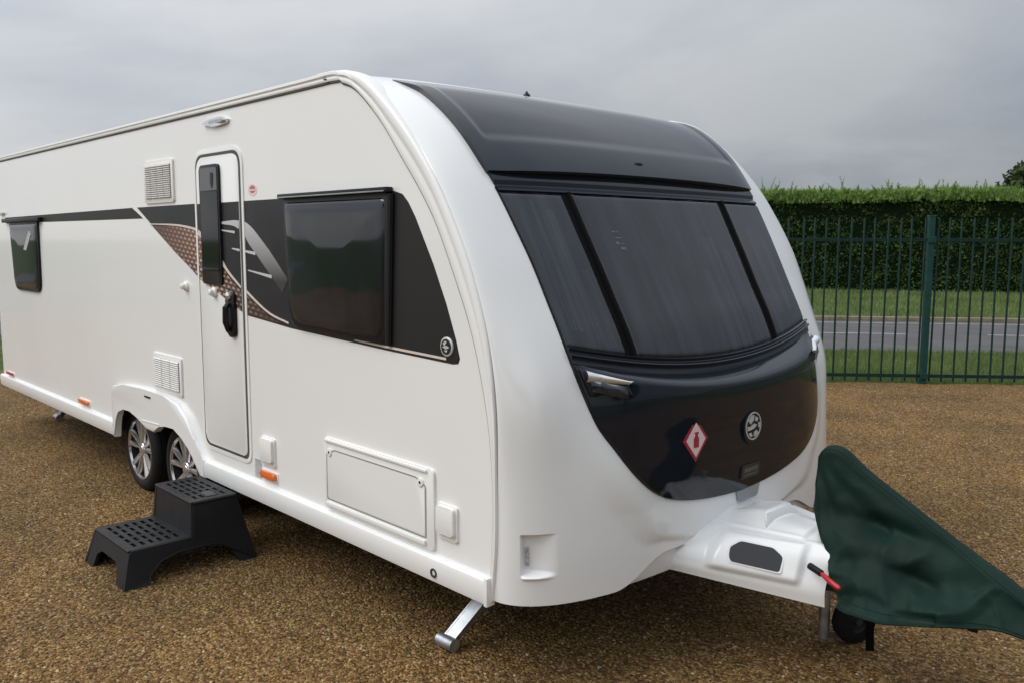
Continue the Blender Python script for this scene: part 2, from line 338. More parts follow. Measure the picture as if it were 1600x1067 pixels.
# grass blades on both verges (only where the verges can be seen)
def blades(name, n, region, hmin, hmax, wd):
    P = np.array([region() for _ in range(n)]); ang = rng.uniform(0, 2 * np.pi, n); h = rng.uniform(hmin, hmax, n); wv = rng.uniform(.6, 1.2, n) * wd
    lean = rng.normal(0, .35, (n, 2)) * h[:, None]
    dx = np.cos(ang) * wv; dy = np.sin(ang) * wv
    V = np.zeros((n, 3, 3)); V[:, 0, 0] = P[:, 0] - dx; V[:, 0, 1] = P[:, 1] - dy; V[:, 1, 0] = P[:, 0] + dx; V[:, 1, 1] = P[:, 1] + dy
    V[:, 2, 0] = P[:, 0] + lean[:, 0]; V[:, 2, 1] = P[:, 1] + lean[:, 1]; V[:, 2, 2] = h; V[:, :2, 2] = -.035
    tone = np.clip(np.array([.5 + .55 * noise.noise(Vector((p[0] * .7, p[1] * .7, 0))) for p in P]) + rng.normal(0, .16, n), 0, 1)
    return tri_mesh(name, V.reshape(-1, 3), n, BLADE, np.repeat(tone, 3))
def tri_mesh(name, V, n, m, tone=None, parent=None):
    me = bpy.data.meshes.new(name); me.vertices.add(len(V)); me.vertices.foreach_set('co', V.astype(np.float32).ravel())
    me.loops.add(3 * n); me.loops.foreach_set('vertex_index', np.arange(3 * n, dtype=np.int32)); me.polygons.add(n)
    me.polygons.foreach_set('loop_start', np.arange(0, 3 * n, 3, dtype=np.int32)); me.polygons.foreach_set('loop_total', np.full(n, 3, np.int32))
    me.update(); 
    if tone is not None: a = me.attributes.new('tone', 'FLOAT', 'POINT'); a.data.foreach_set('value', tone.astype(np.float32))
    return link(name, me, m, parent)
def near_region():
    while True:
        s = random.uniform(-3.5, 5.5); n = random.uniform(.02, 4.6); p = fpt(s, n) - FD * n * .25
        if p.dot(NR) < 14.88: return (p.x, p.y)
def far_region():
    s = random.uniform(-14, 14); t = random.random(); a = H0 + HD * (s + 3) ; b = NR * 20.68 + D * (s + 5.5); p = b + (a - b) * (t ** 1.1); return (p.x, p.y)
tag(blades('near_verge_grass', 42000, near_region, .025, .085, .006), 'strip of short mown grass between the green fence and the road', 'grass', kind='stuff')
tag(blades('far_verge_grass', 60000, far_region, .03, .11, .012), 'wide grass verge between the road and the tall hedge', 'grass', kind='stuff')

# loose stones lying on the yard: only where the ground is in view
def pebbles():
    pts = [(-11.5, -1.2), (-1.5, 1.2), (1.2, 3.2), (-1.5, 13.0), (-5.6, 9.9), (-11.2, 4.6)]
    # sub-divided sheet from which points are scattered
    hull = [Vector((-12.5, -.4, 0)), Vector((-3.3, .6, 0)), Vector((-1.6, 1.7, 0)), Vector((.2, 3.1, 0)), Vector((.0, 5.2, 0)), Vector((-2.8, 12.4, 0)), Vector((-5.3, 10.2, 0)), Vector((-12.5, 3.6, 0))]
    t = tessellate_polygon([hull]); me = bpy.data.meshes.new('loose_gravel'); me.from_pydata([tuple(v) for v in hull], [], [tuple(x) for x in t]); me.update()
    if me.polygons[0].normal.z < 0: me.flip_normals()
    o = link('loose_gravel', me, PEBBLE); tag(o, 'loose brown and cream gravel stones covering the yard', 'gravel', kind='stuff')
    ng = bpy.data.node_groups.new('scatter_stones', 'GeometryNodeTree'); ng.interface.new_socket('Geometry', in_out='INPUT', socket_type='NodeSocketGeometry'); ng.interface.new_socket('Geometry', in_out='OUTPUT', socket_type='NodeSocketGeometry')
    n = ng.nodes; l = ng.links; gi = n.new('NodeGroupInput'); go = n.new('NodeGroupOutput')
    d = n.new('GeometryNodeDistributePointsOnFaces'); l.new(gi.outputs[0], d.inputs['Mesh'])
    pos = n.new('GeometryNodeInputPosition'); vl = n.new('ShaderNodeVectorMath'); vl.operation = 'LENGTH'; l.new(pos.outputs[0], vl.inputs[0])
    d.inputs['Density'].default_value = 2600
    ico = n.new('GeometryNodeMeshIcoSphere'); ico.inputs['Radius'].default_value = 1; ico.inputs['Subdivisions'].default_value = 1
    tf = n.new('GeometryNodeTransform'); l.new(ico.outputs[0], tf.inputs[0]); tf.inputs['Scale'].default_value = (1.25, .9, .62)
    sm = n.new('GeometryNodeSetMaterial'); sm.inputs['Material'].default_value = PEBBLE; l.new(tf.outputs[0], sm.inputs[0])
    ip = n.new('GeometryNodeInstanceOnPoints'); l.new(d.outputs['Points'], ip.inputs['Points']); l.new(sm.outputs[0], ip.inputs['Instance'])
    rv = n.new('FunctionNodeRandomValue'); rv.data_type = 'FLOAT_VECTOR'; rv.inputs[0].default_value = (-.5, -.5, 0); rv.inputs[1].default_value = (.5, .5, 6.28); l.new(rv.outputs[0], ip.inputs['Rotation'])
    rs = n.new('FunctionNodeRandomValue'); rs.data_type = 'FLOAT'; rs.inputs[2].default_value = .0032; rs.inputs[3].default_value = .0088; rs.inputs['Seed'].default_value = 5
    l.new(rs.outputs[1], ip.inputs['Scale']); l.new(ip.outputs[0], go.inputs[0])
    md = o.modifiers.new('scatter', 'NODES'); md.node_group = ng
pebbles()

# ---------------------------------------------------------------- fence
fen = empty('metal_fence', tuple(fpt(0)))
tag(fen, 'dark green metal railing fence along the gravel edge before the road', 'fence')
SP = .1485; S0 = -9.0; S1 = 4.6
rotF = Matrix.Rotation(math.atan2(FD.y, FD.x), 4, 'Z')
bm = bmesh.new(); tube(bm, [(0, 0, .03), (0, 0, 2.055), (0, 0, 2.07)], [.0125, .0125, .007], 8); me_pale = bpy.data.meshes.new('pale'); bmesh.ops.recalc_face_normals(bm, faces=bm.faces); bm.to_mesh(me_pale); bm.free(); me_pale.materials.append(FENCE)
me_pale.polygons.foreach_set('use_smooth', [True] * len(me_pale.polygons)); me_pale.set_sharp_from_angle(angle=.8)
posts = [1.021 - 2.75 * 3, 1.021 - 2.75 * 2, 1.021 - 2.75, 1.021, 1.021 + 2.75]
bm = bmesh.new(); box(bm, (0, 0, 1.04), (.075, .075, 2.10), .008); box(bm, (0, 0, 2.094), (.083, .083, .016), .004); box(bm, (0, -.045, 1.80), (.10, .02, .07), .004); box(bm, (0, -.045, .10), (.10, .02, .07), .004)
me_post = bpy.data.meshes.new('post'); bmesh.ops.recalc_face_normals(bm, faces=bm.faces); bm.to_mesh(me_post); bm.free(); me_post.materials.append(POSTM)
def fput(name, me, s, tilt=0):
    o = bpy.data.objects.new(name, me); COL.objects.link(o); o.parent = fen; o.location = FD * s
    o.rotation_euler = (random.gauss(0, tilt), random.gauss(0, tilt), math.atan2(FD.y, FD.x)); return o
k = 0; s = S0
while s < S1:
    if all(abs(s - p) > .07 for p in posts): fput('pale', me_pale, s, .004)
    s += SP
for p in posts: fput('post', me_post, p)
for i in range(len(posts) - 1):
    for z, hh in ((1.80, .042), (.10, .042)):
        bm = bmesh.new(); box(bm, (0, 0, 0), (posts[i + 1] - posts[i] - .077, .012, hh), .002); me = bpy.data.meshes.new('rail'); bmesh.ops.recalc_face_normals(bm, faces=bm.faces); bm.to_mesh(me); bm.free(); me.materials.append(FENCE)
        o = fput('rail', me, (posts[i] + posts[i + 1]) / 2); o.location = FD * ((posts[i] + posts[i + 1]) / 2) + Vector((0, 0, z)) 
# ---------------------------------------------------------------- hedge and tree
def hedge():
    root = empty('hedge', tuple((H0 + H1) / 2)); tag(root, 'tall clipped conifer hedge with feathery top beyond the road', 'hedge')
    L0, L1 = -9.0, 17.0; th = 2.2
    hz = lambda s: 3.58 + .10 * noise.noise(Vector((s * .35, 2, 0))) + .07 * noise.noise(Vector((s * 1.4, 7, 0)))
    # dark twiggy core
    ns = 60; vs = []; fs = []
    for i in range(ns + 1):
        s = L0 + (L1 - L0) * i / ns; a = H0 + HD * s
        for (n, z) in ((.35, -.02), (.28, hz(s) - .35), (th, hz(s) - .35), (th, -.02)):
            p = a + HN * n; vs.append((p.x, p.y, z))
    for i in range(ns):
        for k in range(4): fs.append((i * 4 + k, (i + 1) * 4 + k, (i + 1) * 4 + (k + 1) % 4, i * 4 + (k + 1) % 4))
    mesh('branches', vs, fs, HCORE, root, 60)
    # sprays: flat forked fans of three leaf blades
    T = []; tone = []
    def spray(p, d, size, tn):
        d = d.normalized(); sd = d.cross(Vector((random.gauss(0, 1), random.gauss(0, 1), random.gauss(0, 1)))).normalized()
        for q in (-.55, 0, .55):
            dd = (d + sd * q).normalized(); ww = sd * size * .10; b = p + dd * size * .1
            ln = size * (1 if q == 0 else .72) * random.uniform(.8, 1.15)
            T.extend([b - ww, b + ww, p + dd * ln]); tone.extend([tn * .85, tn * .85, min(1, tn * 1.15)])
    for _ in range(40000):       # front face
        s = random.uniform(L0, L1); z = random.uniform(0.0, 1) ** .9 * (hz(s) - .05); H = hz(s)
        bul = .16 * noise.noise(Vector((s * 1.1, z * 1.6, 0))) + .10 * noise.noise(Vector((s * 3, z * 3.3, 5)))
        p = H0 + HD * s + HN * (.22 - bul + random.uniform(0, .16)); p.z = z
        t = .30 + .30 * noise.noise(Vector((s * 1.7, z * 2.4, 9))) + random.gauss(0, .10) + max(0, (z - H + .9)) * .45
        d = -HN * random.uniform(.3, 1) + HD * random.gauss(0, .5) + Vector((0, 0, random.uniform(-.25, .9)))
        spray(p, d, random.uniform(.07, .15), max(0.02, min(1, t)))
    for _ in range(26000):       # top, upright growth
        s = random.uniform(L0, L1); n = random.uniform(-.05, th) ** 1.0; H = hz(s)
        p = H0 + HD * s + HN * n; p.z = H - random.uniform(.05, .5)
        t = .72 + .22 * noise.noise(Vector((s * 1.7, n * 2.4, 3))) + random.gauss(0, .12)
        d = Vector((0, 0, 1)) + HD * random.gauss(0, .35) - HN * random.uniform(-.3, .6)
        spray(p, d, random.uniform(.10, .26), max(0.05, min(1, t)))
    for _ in range(260):         # leaders that stand out above the clipped line
        s = random.uniform(L0, L1); s += .5 * noise.noise(Vector((s * 2, 1, 1))); n = random.uniform(0, 1.6); H = hz(s); a = H0 + HD * s + HN * n; a.z = H - .1
        hh = random.choice((.12, .15, .2, .25, .3, .4, .6)) * random.uniform(.7, 1.2); ln = HD * random.gauss(0, .35)
        for q in np.linspace(0, 1, 11):
            p = a + (Vector((0, 0, 1)) + ln) * hh * float(q)
            for _ in range(3): spray(p, Vector((0, 0, 1)) + ln + HD * random.gauss(0, .6) + HN * random.gauss(0, .5), (.15 - .09 * q), max(.05, min(1, .6 + random.gauss(0, .15))))
    n = len(T) // 3
    o = tri_mesh('foliage', np.array([tuple(v) for v in T]), n, LEAF, np.array(tone), root)
hedge()
def tree(name, base, height, rad, label, seed, leaves=5200, lsize=.26, group=None):
    random.seed(seed); root = empty(name, base); tag(root, label, 'tree', group); B = Vector(base)
    bm = bmesh.new(); tips = []
    top = B + Vector((0, 0, height * .62)); tube(bm, [B, B + Vector((.05, 0, height * .3)), top], [rad * .10, rad * .075, rad * .03], 9)
    for k in range(11):
        z = random.uniform(.28, .6) * height; a = random.uniform(0, 6.28); ln = rad * random.uniform(.55, .9)
        st = B + Vector((0, 0, z)); en = st + Vector((math.cos(a) * ln, math.sin(a) * ln, random.uniform(.12, .45) * height)); mid = (st + en) / 2 + Vector((0, 0, .05 * height))
        tube(bm, [st, mid, en], [rad * .04, rad * .025, rad * .01], 6); tips += [en, mid, (mid + en) / 2]
    bmobj('trunk', bm, BARK, root)
    cl = [(t, rad * random.uniform(.28, .42)) for t in tips] + [(B + Vector((random.gauss(0, rad * .35), random.gauss(0, rad * .35), height * random.uniform(.55, .95))), rad * random.uniform(.25, .4)) for _ in range(14)]
    T = []; tone = []
    for _ in range(leaves):
        c, r = random.choice(cl); v = Vector((random.gauss(0, 1), random.gauss(0, 1), random.gauss(0, 1))).normalized() * r * random.uniform(.55, 1.05) ; p = c + v
        a = Vector((random.gauss(0, 1), random.gauss(0, 1), random.gauss(0, 1))).normalized(); b = a.orthogonal().normalized(); s = lsize * random.uniform(.6, 1.3)
        T += [p - b * s * .5, p + b * s * .5, p + a * s]; t = max(0, min(1, .42 + .3 * noise.noise(p * .6) + random.gauss(0, .15))); tone += [t] * 3
    tri_mesh('crown', np.array([tuple(v) for v in T]), len(T) // 3, TLEAF, np.array(tone), root)
tree('broadleaf_tree', (-15.1, 58.9, 0), 6.7, 3.3, 'dark rounded tree rising behind the hedge at the right edge', 3, 15000, .30)
# ================================================================ caravan
Y0, WID, YM = 2.196, 2.47, 3.431
ROWS = np.array([
(-2.418,.396,-2.115,.50),(-2.396,.63,-2.120,.65),(-2.396,.884,-2.137,.884),(-2.403,1.157,-2.21,1.157),(-2.443,1.398,-2.30,1.398),
(-2.516,1.614,-2.41,1.614),(-2.61,1.809,-2.515,1.809),(-2.766,2.05,-2.655,2.06),(-2.94,2.232,-2.80,2.27),(-3.12,2.38,-3.0,2.425),
(-3.26,2.468,-3.2,2.50),(-3.38,2.510,-3.36,2.545),(-3.46,2.523,-3.46,2.56),(-3.62,2.535,-3.62,2.575),(-4.2,2.525,-4.2,2.575)])
TRIM = np.array([(-2.418,.396),(-2.396,.63),(-2.396,.884),(-2.403,1.157),(-2.443,1.398),(-2.516,1.614),(-2.61,1.809),(-2.766,2.05),(-2.931,2.238),(-3.108,2.395),(-3.248,2.492),(-3.371,2.537),(-3.449,2.549),(-3.611,2.555),(-4.2,2.549),(-9.62,2.545)])
SEAMC = np.array([(-2.438,.396),(-2.422,.63),(-2.418,.80),(-2.435,1.03),(-2.478,1.24),(-2.545,1.45),(-2.645,1.66),(-2.755,1.86),(-2.86,2.00),(-2.98,2.135),(-3.13,2.30),(-3.30,2.44),(-3.41,2.488),(-3.52,2.507),(-4.2,2.506),(-9.62,2.506)])
def crv(P, v):
    v = np.clip(np.asarray(v, float), 0, len(P) - 1.0001); i = np.floor(v).astype(int); t = (v - i)[..., None]
    Q = np.vstack([2 * P[0] - P[1], P, 2 * P[-1] - P[-2]]); p0, p1, p2, p3 = Q[i], Q[i + 1], Q[i + 2], Q[i + 3]
    return .5 * (2 * p1 + (p2 - p0) * t + (2 * p0 - 5 * p1 + 4 * p2 - p3) * t ** 2 + (3 * p1 - p0 - 3 * p2 + p3) * t ** 3)
UB = pchip([.5, 1.06, 1.10, 1.17, 1.26, 1.42, 1.8, 2.34, 2.9, 3.6, 8], [0, .0, .13, .25, .352, .462, .582, .672, .724, .75, .78])
def surf(u, v):
    u = np.asarray(u, float); v = np.asarray(v, float); u, v = np.broadcast_arrays(u, v); a = np.minimum(1, np.abs(u))
    lo = 1 - np.clip(v / 3.0, 0, 1); lo = lo * lo * (3 - 2 * lo)                      # the lower corners are squarer
    q = crv(ROWS, v); g = (1 - a ** (3.2 + .8 * lo)) ** (.62 - .12 * lo)
    t = np.clip((a - .42) / .25, 0, 1); gz = 1 - t * t * (3 - 2 * t); m = np.clip((2.2 - v) / 1.2, 0, 1); gz = gz * m + g * (1 - m)
    k = np.exp(-((a - .88) / .10) ** 2) * np.exp(-((v - 3.05) / .95) ** 2)      # swelling of the shell round the lamps
    t = np.clip((UB(v + .5 + .6 * np.clip((1.3 - v) / 1.3, 0, 1)) + .09 - a) / .13, 0, 1); fr = t * t * (3 - 2 * t) * np.clip((4.6 - v) / 1.6, 0, 1)     # raised frame round the dark lid
    return np.stack([q[..., 0] * (1 - g) + q[..., 2] * g + .030 * k + .016 * fr, YM + u * WID / 2 + np.sign(u) * .022 * k, q[..., 1] * (1 - gz) + q[..., 3] * gz], -1)
def snorm(u, v):
    e = 2e-3; uu = np.clip(u, -.994, .994); a = surf(uu + e, v) - surf(uu - e, v); b = surf(uu, v + e) - surf(uu, v - e); n = np.cross(a, b)
    return n / np.linalg.norm(n, axis=-1, keepdims=True)
def gridobj(name, P, m, parent, smooth=40, closed=True, back=None):
    nv, nu = P.shape[:2]; vs = list(map(tuple, P.reshape(-1, 3))); fs = []
    for i in range(nv - 1):
        for j in range(nu - 1): fs.append((i * nu + j, i * nu + j + 1, (i + 1) * nu + j + 1, (i + 1) * nu + j))
    if back is not None:
        k = len(vs); vs += list(map(tuple, back.reshape(-1, 3)))
        ring = [(0, j) for j in range(nu)] + [(i, nu - 1) for i in range(1, nv)] + [(nv - 1, j) for j in range(nu - 2, -1, -1)] + [(i, 0) for i in range(nv - 2, 0, -1)]
        for a, b in zip(ring, ring[1:] + ring[:1]):
            ia, ib = a[0] * nu + a[1], b[0] * nu + b[1]
            fs.append((ia, k + ia, k + ib, ib))
    me = bpy.data.meshes.new(name); me.from_pydata(vs, [], fs); 
    bm = bmesh.new(); bm.from_mesh(me); bmesh.ops.remove_doubles(bm, verts=bm.verts, dist=1e-5)
    lone = [v for v in bm.verts if not v.link_faces]; bmesh.ops.delete(bm, geom=lone, context='VERTS')
    bm.to_mesh(me); bm.free(); me.update()
    return link(name, me, m, parent, smooth)
def VW(U, V):
    """the dark panels are bowed across the front: sill and ledge dip at the middle, the roof cap arches over the windows"""
    k = np.clip(1 - (U / .78) ** 2, 0, 1)
    return V - .46 * k * np.exp(-((V - 3.72) / 1.15) ** 4) + .07 * k * np.exp(-((V - 7.1) / .45) ** 2) * (V > 6.97)
def patch(name, vs, uL, uR, m, parent, off=.008, nu=60, dx=None, edge_r=.0, sink=.012, smooth=40, s=None):
    """a panel lying on the front surface, standing 'off' proud with its rim returned to the surface"""
    vs = np.asarray(vs, float); t = np.linspace(0, 1, nu) if s is None else s
    a = uL(vs) if callable(uL) else np.full_like(vs, uL); b = uR(vs) if callable(uR) else np.full_like(vs, uR)
    U = a[:, None] + (b - a)[:, None] * t[None, :]; V = np.repeat(vs[:, None], nu, 1); W_ = VW(U, V); P = surf(U, W_); Nn = snorm(U, W_)
    T = np.repeat(t[None, :], len(vs), 0)
    O = off(U, V, T) if callable(off) else np.full_like(U, off)
    Q = P + Nn * O[..., None]
    if dx is not None: Q[..., 0] += dx(U, V, T)
    return gridobj(name, Q, m, parent, smooth, back=P - Nn * sink)
sst = lambda x: np.clip(x, 0, 1) ** 2 * (3 - 2 * np.clip(x, 0, 1))

van = empty('caravan', (-6.0, 3.43, 0))
tag(van, 'large white twin axle touring caravan with dark curved front and side door', 'caravan')

# --- shell
uu = np.sin(np.linspace(-np.pi / 2, np.pi / 2, 91)); vv = np.linspace(0, 14, 141)
HU0, HU1, HV0, HV1 = -.970, -.905, .50, 1.20
u2 = np.unique(np.concatenate([uu, np.linspace(-.8, .8, 60), np.linspace(HU0 - .012, HU1 + .05, 60)])); v2 = np.unique(np.concatenate([vv, np.linspace(HV0 - .08, HV1 + .06, 60), np.linspace(0, 3, 60)]))
U, V = np.meshgrid(u2, v2); P = surf(U, V)
s_ = lambda x: np.clip(x, 0, 1) ** 2 * (3 - 2 * np.clip(x, 0, 1))
hol = s_((U - HU0) / .008) * s_((HU1 + .035 - U) / .075) * s_((HV1 - V) / .03) * s_((V - HV0) / .08)
lip_ = np.exp(-((V - HV0 + .01) / .030) ** 2) * s_((U - HU0) / .01) * s_((HU1 + .03 - U) / .06)
P = P + snorm(U, V) * (-.034 * hol + .010 * lip_)[..., None]
gridobj('front_panel', P, GRP, van, 50)
xs = np.linspace(-4.2, -9.62, 12); P = np.repeat(surf(uu, np.full_like(uu, 14))[None], 12, 0).copy(); P[..., 0] = xs[:, None]
gridobj('roof_panel', P, GRP, van, 50)
seam = crv(SEAMC, np.linspace(0, 15, 120)); 
notch = [(-6.52, .45), (-6.47, .60), (-6.3, .66), (-5.5, .66), (-5.2, .58), (-5.0, .45)]
side_poly = [(p[0] + .012 * (1 if p[0] > -3.4 else 0), p[1] + .01) for p in seam if p[1] > .45] + [(-9.60, 2.514), (-9.60, .43)] + notch + [(-2.45, .45)]
plate('side_panel', side_poly, Y0, .03, WHITE, van)
yf = YM + WID / 2
far_poly = [(p[0], p[1]) for p in crv(TRIM, np.linspace(0, 15, 90))] + [(-9.62, .39)]
plate('far_side_panel', far_poly, yf - .03, .028, WHITE, van)
plate_rear = bmesh.new(); box(plate_rear, (-9.605, YM, 1.46), (.03, WID - .02, 2.12), .01); bmobj('rear_panel', plate_rear, GRP, van)
bm = bmesh.new()
for x0, x1, y0, y1 in ((-9.58, -6.55, Y0 + .02, yf - .04), (-6.55, -5.0, 2.62, yf - .04), (-5.0, -2.42, Y0 + .02, yf - .04)): box(bm, ((x0 + x1) / 2, (y0 + y1) / 2, .43), (x1 - x0 - .004, y1 - y0, .02))
bmobj('floor_panel', bm, UNDER, van)
bm = bmesh.new(); box(bm, (-5.775, 2.60, .60), (1.54, .02, .40)); box(bm, (-5.775, 2.41, .80), (1.54, .37, .02)); box(bm, (-6.545, 2.41, .60), (.02, .37, .40)); box(bm, (-5.005, 2.41, .60), (.02, .37, .40))
bmobj('wheel_well', bm, UNDER, van)
bm = bmesh.new()
for y in (2.72, 4.14): box(bm, (-5.3, y, .345), (5.6, .05, .15))
for x in (-6.22, -5.50): box(bm, (x, YM, .30), (.10, 1.9, .08))
for x in (-8.6, -3.6): box(bm, (x, YM, .36), (.06, 2.1, .08))
bmobj('chassis', bm, DKMET, van)

# --- edge trim round the side and its dark seam
vt = np.linspace(0, 15, 150); A = crv(SEAMC, vt); B = crv(TRIM, vt)
prof = [(0, .004), (.02, -.007), (.18, -.010), (.34, -.010), (.42, -.006), (.50, -.006), (.62, -.014), (.88, -.013), (.97, -.006), (1.0, .004), (1.0, .05)]
P = np.array([[(a[0] + (b[0] - a[0]) * t, Y0 + d, a[1] + (b[1] - a[1]) * t) for t, d in prof] for a, b in zip(A, B)])
gridobj('edge_trim', P, ALU, van, 50)
q_ = np.linspace(10.4, 15, 110); sp = crv(SEAMC, q_); bm = bmesh.new(); tube(bm, [(p[0], Y0 - .002, p[1] - .005) for p in sp], list(np.interp(q_, [10.4, 12.6, 13.2], [.0022, .0045, .0056])), 6); bmobj('awning_seal', bm, SEAM, van)
bm = bmesh.new(); sp = crv(SEAMC, np.linspace(.2, 10.6, 80)); tube(bm, [(p[0] - .004, Y0 - .0005, p[1] - .003) for p in sp], .0028, 6); bmobj('trim_seal', bm, mat('seal_grey', (.22, .22, .21), .6), van)
P = np.array([[(a[0] + (b[0] - a[0]) * t, yf + .012 - d * .0, a[1] + (b[1] - a[1]) * t) for t, d in ((0, 0), (1, 0))] for a, b in zip(A, B)])
P2 = P.copy(); P2[..., 1] -= .06
gridobj('edge_trim', np.concatenate([P, P2[:, ::-1]], 1), ALU, van, 50)

# --- dark front: boundaries of the dark area as (v, u)
uL = pchip([1.06, 1.10, 1.17, 1.26, 1.42, 1.8, 2.34, 2.77, 3.41, 3.93, 5.6, 6.66, 7.42, 8.24, 9.15, 9.94, 14], [-.005, -.13, -.255, -.355, -.455, -.565, -.655, -.712, -.750, -.765, -.788, -.812, -.836, -.848, -.855, -.862, -.865])
uR = pchip([1.06, 1.10, 1.17, 1.26, 1.42, 1.8, 2.34, 3.0, 3.89, 5.5, 6.75, 7.42, 8.24, 9.15, 14], [.005, .13, .25, .35, .47, .60, .69, .735, .745, .755, .770, .772, .776, .785, .80])
# roof cap: glossy dark moulding with a raised border, overhanging the windows
vs = np.concatenate([np.linspace(7.04, 7.3, 8), np.linspace(7.36, 10.35, 60)])
def cap_off(U, V, T):
    e = np.minimum(T * 1.72, (1 - T) * 1.72); b = sst((e - .055) / .03); l = sst((V - 7.62) / .25)
    return (.014 + .009 * (1 - b * l)) * (1 - .85 * sst((V - 9.2) / 1.1))
def cap_dx(U, V, T): return .026 * (1 - sst((V - 7.04) / 1.2)) * (1 - np.abs(2 * T - 1) ** 6)
patch('roof_cap', vs, uL, uR, DARK, van, cap_off, 110, cap_dx, sink=.01, smooth=30, s=.5 - .5 * np.cos(np.linspace(.0, np.pi, 110)))
t = surf(-.06, 7.40); bm = bmesh.new(); lathe(bm, [(-.02, .0), (.010, .028), (.016, .022), (.018, 0)], 16, (t[0] + .034, t[1], t[2]), 'X'); bmesh.ops.scale(bm, vec=(1, 1.35, .62), space=Matrix.Translation(-Vector((t[0], t[1], t[2]))), verts=bm.verts); bmobj('roof_sensor', bm, BLACK, van)
t = surf(0, 12.5); bm = bmesh.new(); lathe(bm, [(-.02, .024), (.006, .020), (.018, .008), (.026, .004), (.029, 0)], 12, (t[0], t[1], t[2] + .01), 'Z'); bmobj('roof_aerial', bm, BLACK, van)
# top rail under the cap
patch('window_rail', [6.73, 6.76, 6.82, 6.84, 6.90, 6.98, 7.04, 7.06], lambda v: uL(v) + .004, lambda v: uR(v) - .004, LID, van, lambda U, V, T: np.where((V > 6.81) & (V < 6.85), .004, .013), 60, sink=.004, smooth=25)
patch('window_shadow_gap', [7.05, 7.08], lambda v: uL(v) + .004, lambda v: uR(v) - .004, BLACK, van, .010, 60, sink=.004)  # solid black strip, painted in as the shade under the cap edge
# backing, panes and dividers
patch('window_backing', np.linspace(3.7, 6.80, 40), lambda v: uL(v), lambda v: uR(v), BLACK, van, .004, 60, sink=.004)
MATTE = mat('matte_black', (.003, .003, .0035), .6, spec=.08)
dl = lambda v: np.interp(v, [3.7, 6.7], [-.490, -.520]); dr = lambda v: np.interp(v, [3.7, 6.7], [.413, .435])
hw = .0235
def pane(a, b, shift=.012):
    def off(U, V, T):
        ev = np.minimum((V - 3.92) / .06, (6.72 - V) / .06); ed = np.minimum(np.minimum(T, 1 - T) * 60, ev); return shift - .007 * (1 - sst(ed))
    vs = np.concatenate([[3.92, 3.935, 3.95, 3.965, 3.98], np.linspace(4.03, 6.61, 44), [6.66, 6.675, 6.69, 6.705, 6.72]])
    n = 50; s = np.concatenate([[0, .004, .008, .012, .016], np.linspace(.03, .97, n - 10), [.984, .988, .992, .996, 1]])
    return patch('front_window', vs, a, b, GLASS, van, off, n, sink=-.003, smooth=30, s=s)
pane(lambda v: uL(v) + .006, lambda v: dl(v) - hw * 1.0); pane(lambda v: dl(v) + hw * 1.15, lambda v: dr(v) - hw * .9, .016); pane(lambda v: dr(v) + hw * .9, lambda v: uR(v) - .006)
CURT = mat('curtain_cloth', (.30, .31, .35), .9, var=.3, vscale=5)
def curtain(u0, u1, v0, v1):
    a = lambda v: u0 + .020 * (6.7 - v) / 3 * np.sign(-u0); b = lambda v: u1 + .020 * (6.7 - v) / 3 * np.sign(-u0)
    patch('curtain', np.linspace(v0, v1, 30), a, b, CURT, van, lambda U, V, T: .0055 + .0025 * np.sin(T * 6 * np.pi) * np.sin(np.pi * T), 40, sink=-.004)
for q in ((-.735, -.685, 4.25, 6.60), (-.640, -.610, 4.10, 6.45), (-.585, -.560, 4.05, 5.3), (.12, .155, 3.95, 5.2), (.20, .27, 3.90, 6.0), (.30, .36, 4.0, 5.7), (.56, .60, 4.3, 6.2), (.66, .69, 4.3, 6.0)): curtain(*q)
c = Vector(surf(np.array(-.34), np.array(5.85)) + snorm(np.array(-.34), np.array(5.85)) * .0165); n = Vector(snorm(np.array(-.34), np.array(5.85))); tx = (Vector(surf(np.array(-.30), np.array(5.85))) - Vector(surf(np.array(-.38), np.array(5.85)))).normalized(); tz = n.cross(tx)
MARK = (c, tx, tz, n)
for d in (dl, dr):
    patch('window_divider', np.linspace(3.80, 6.74, 40), lambda v: d(v) - hw * .9, lambda v: d(v) + hw * 1.05, MATTE, van, lambda U, V, T: .006 + .010 * (T > .72), 12, sink=.002, smooth=30)
# bottom rail with two ridges
def rail_off(U, V, T): return .016 + .012 * np.exp(-((V - 3.895) / .022) ** 2) + .014 * np.exp(-((V - 3.79) / .035) ** 2)
patch('window_rail', np.linspace(3.66, 3.925, 30), lambda v: uL(v) + .002, lambda v: uR(v) - .002, LID, van, rail_off, 70, sink=.004, smooth=40)
# lower lid with its ledge
exV = pchip([1.06, 1.6, 2.35, 3.1, 3.40, 3.50, 3.55, 3.70], [0, .022, .05, .088, .104, .108, .100, .0])
def lid_dx(U, V, T): return exV(V) * (1 - np.abs(2 * T - 1) ** 5)
vs = np.concatenate([1.06 + .36 * np.linspace(0, 1, 18) ** 2, np.linspace(1.46, 3.36, 44), np.linspace(3.38, 3.70, 24)])
lid = patch('gas_locker_lid', vs, uL, uR, LID, van, lambda U, V, T: .010 - .006 * (np.minimum(T, 1 - T) < .004), 90, lid_dx, sink=.004, smooth=35, s=.5 - .5 * np.cos(np.linspace(0, np.pi, 90)))
def on_lid(u, v, o=.012):
    a, b = float(uL(v)), float(uR(v)); T = (u - a) / (b - a); vw = VW(np.array(u), np.array(v)); p = surf(u, vw) + snorm(np.array(u), vw) * o; p = p.copy(); p[0] += float(lid_dx(u, np.array(v), T)); return Vector(p)
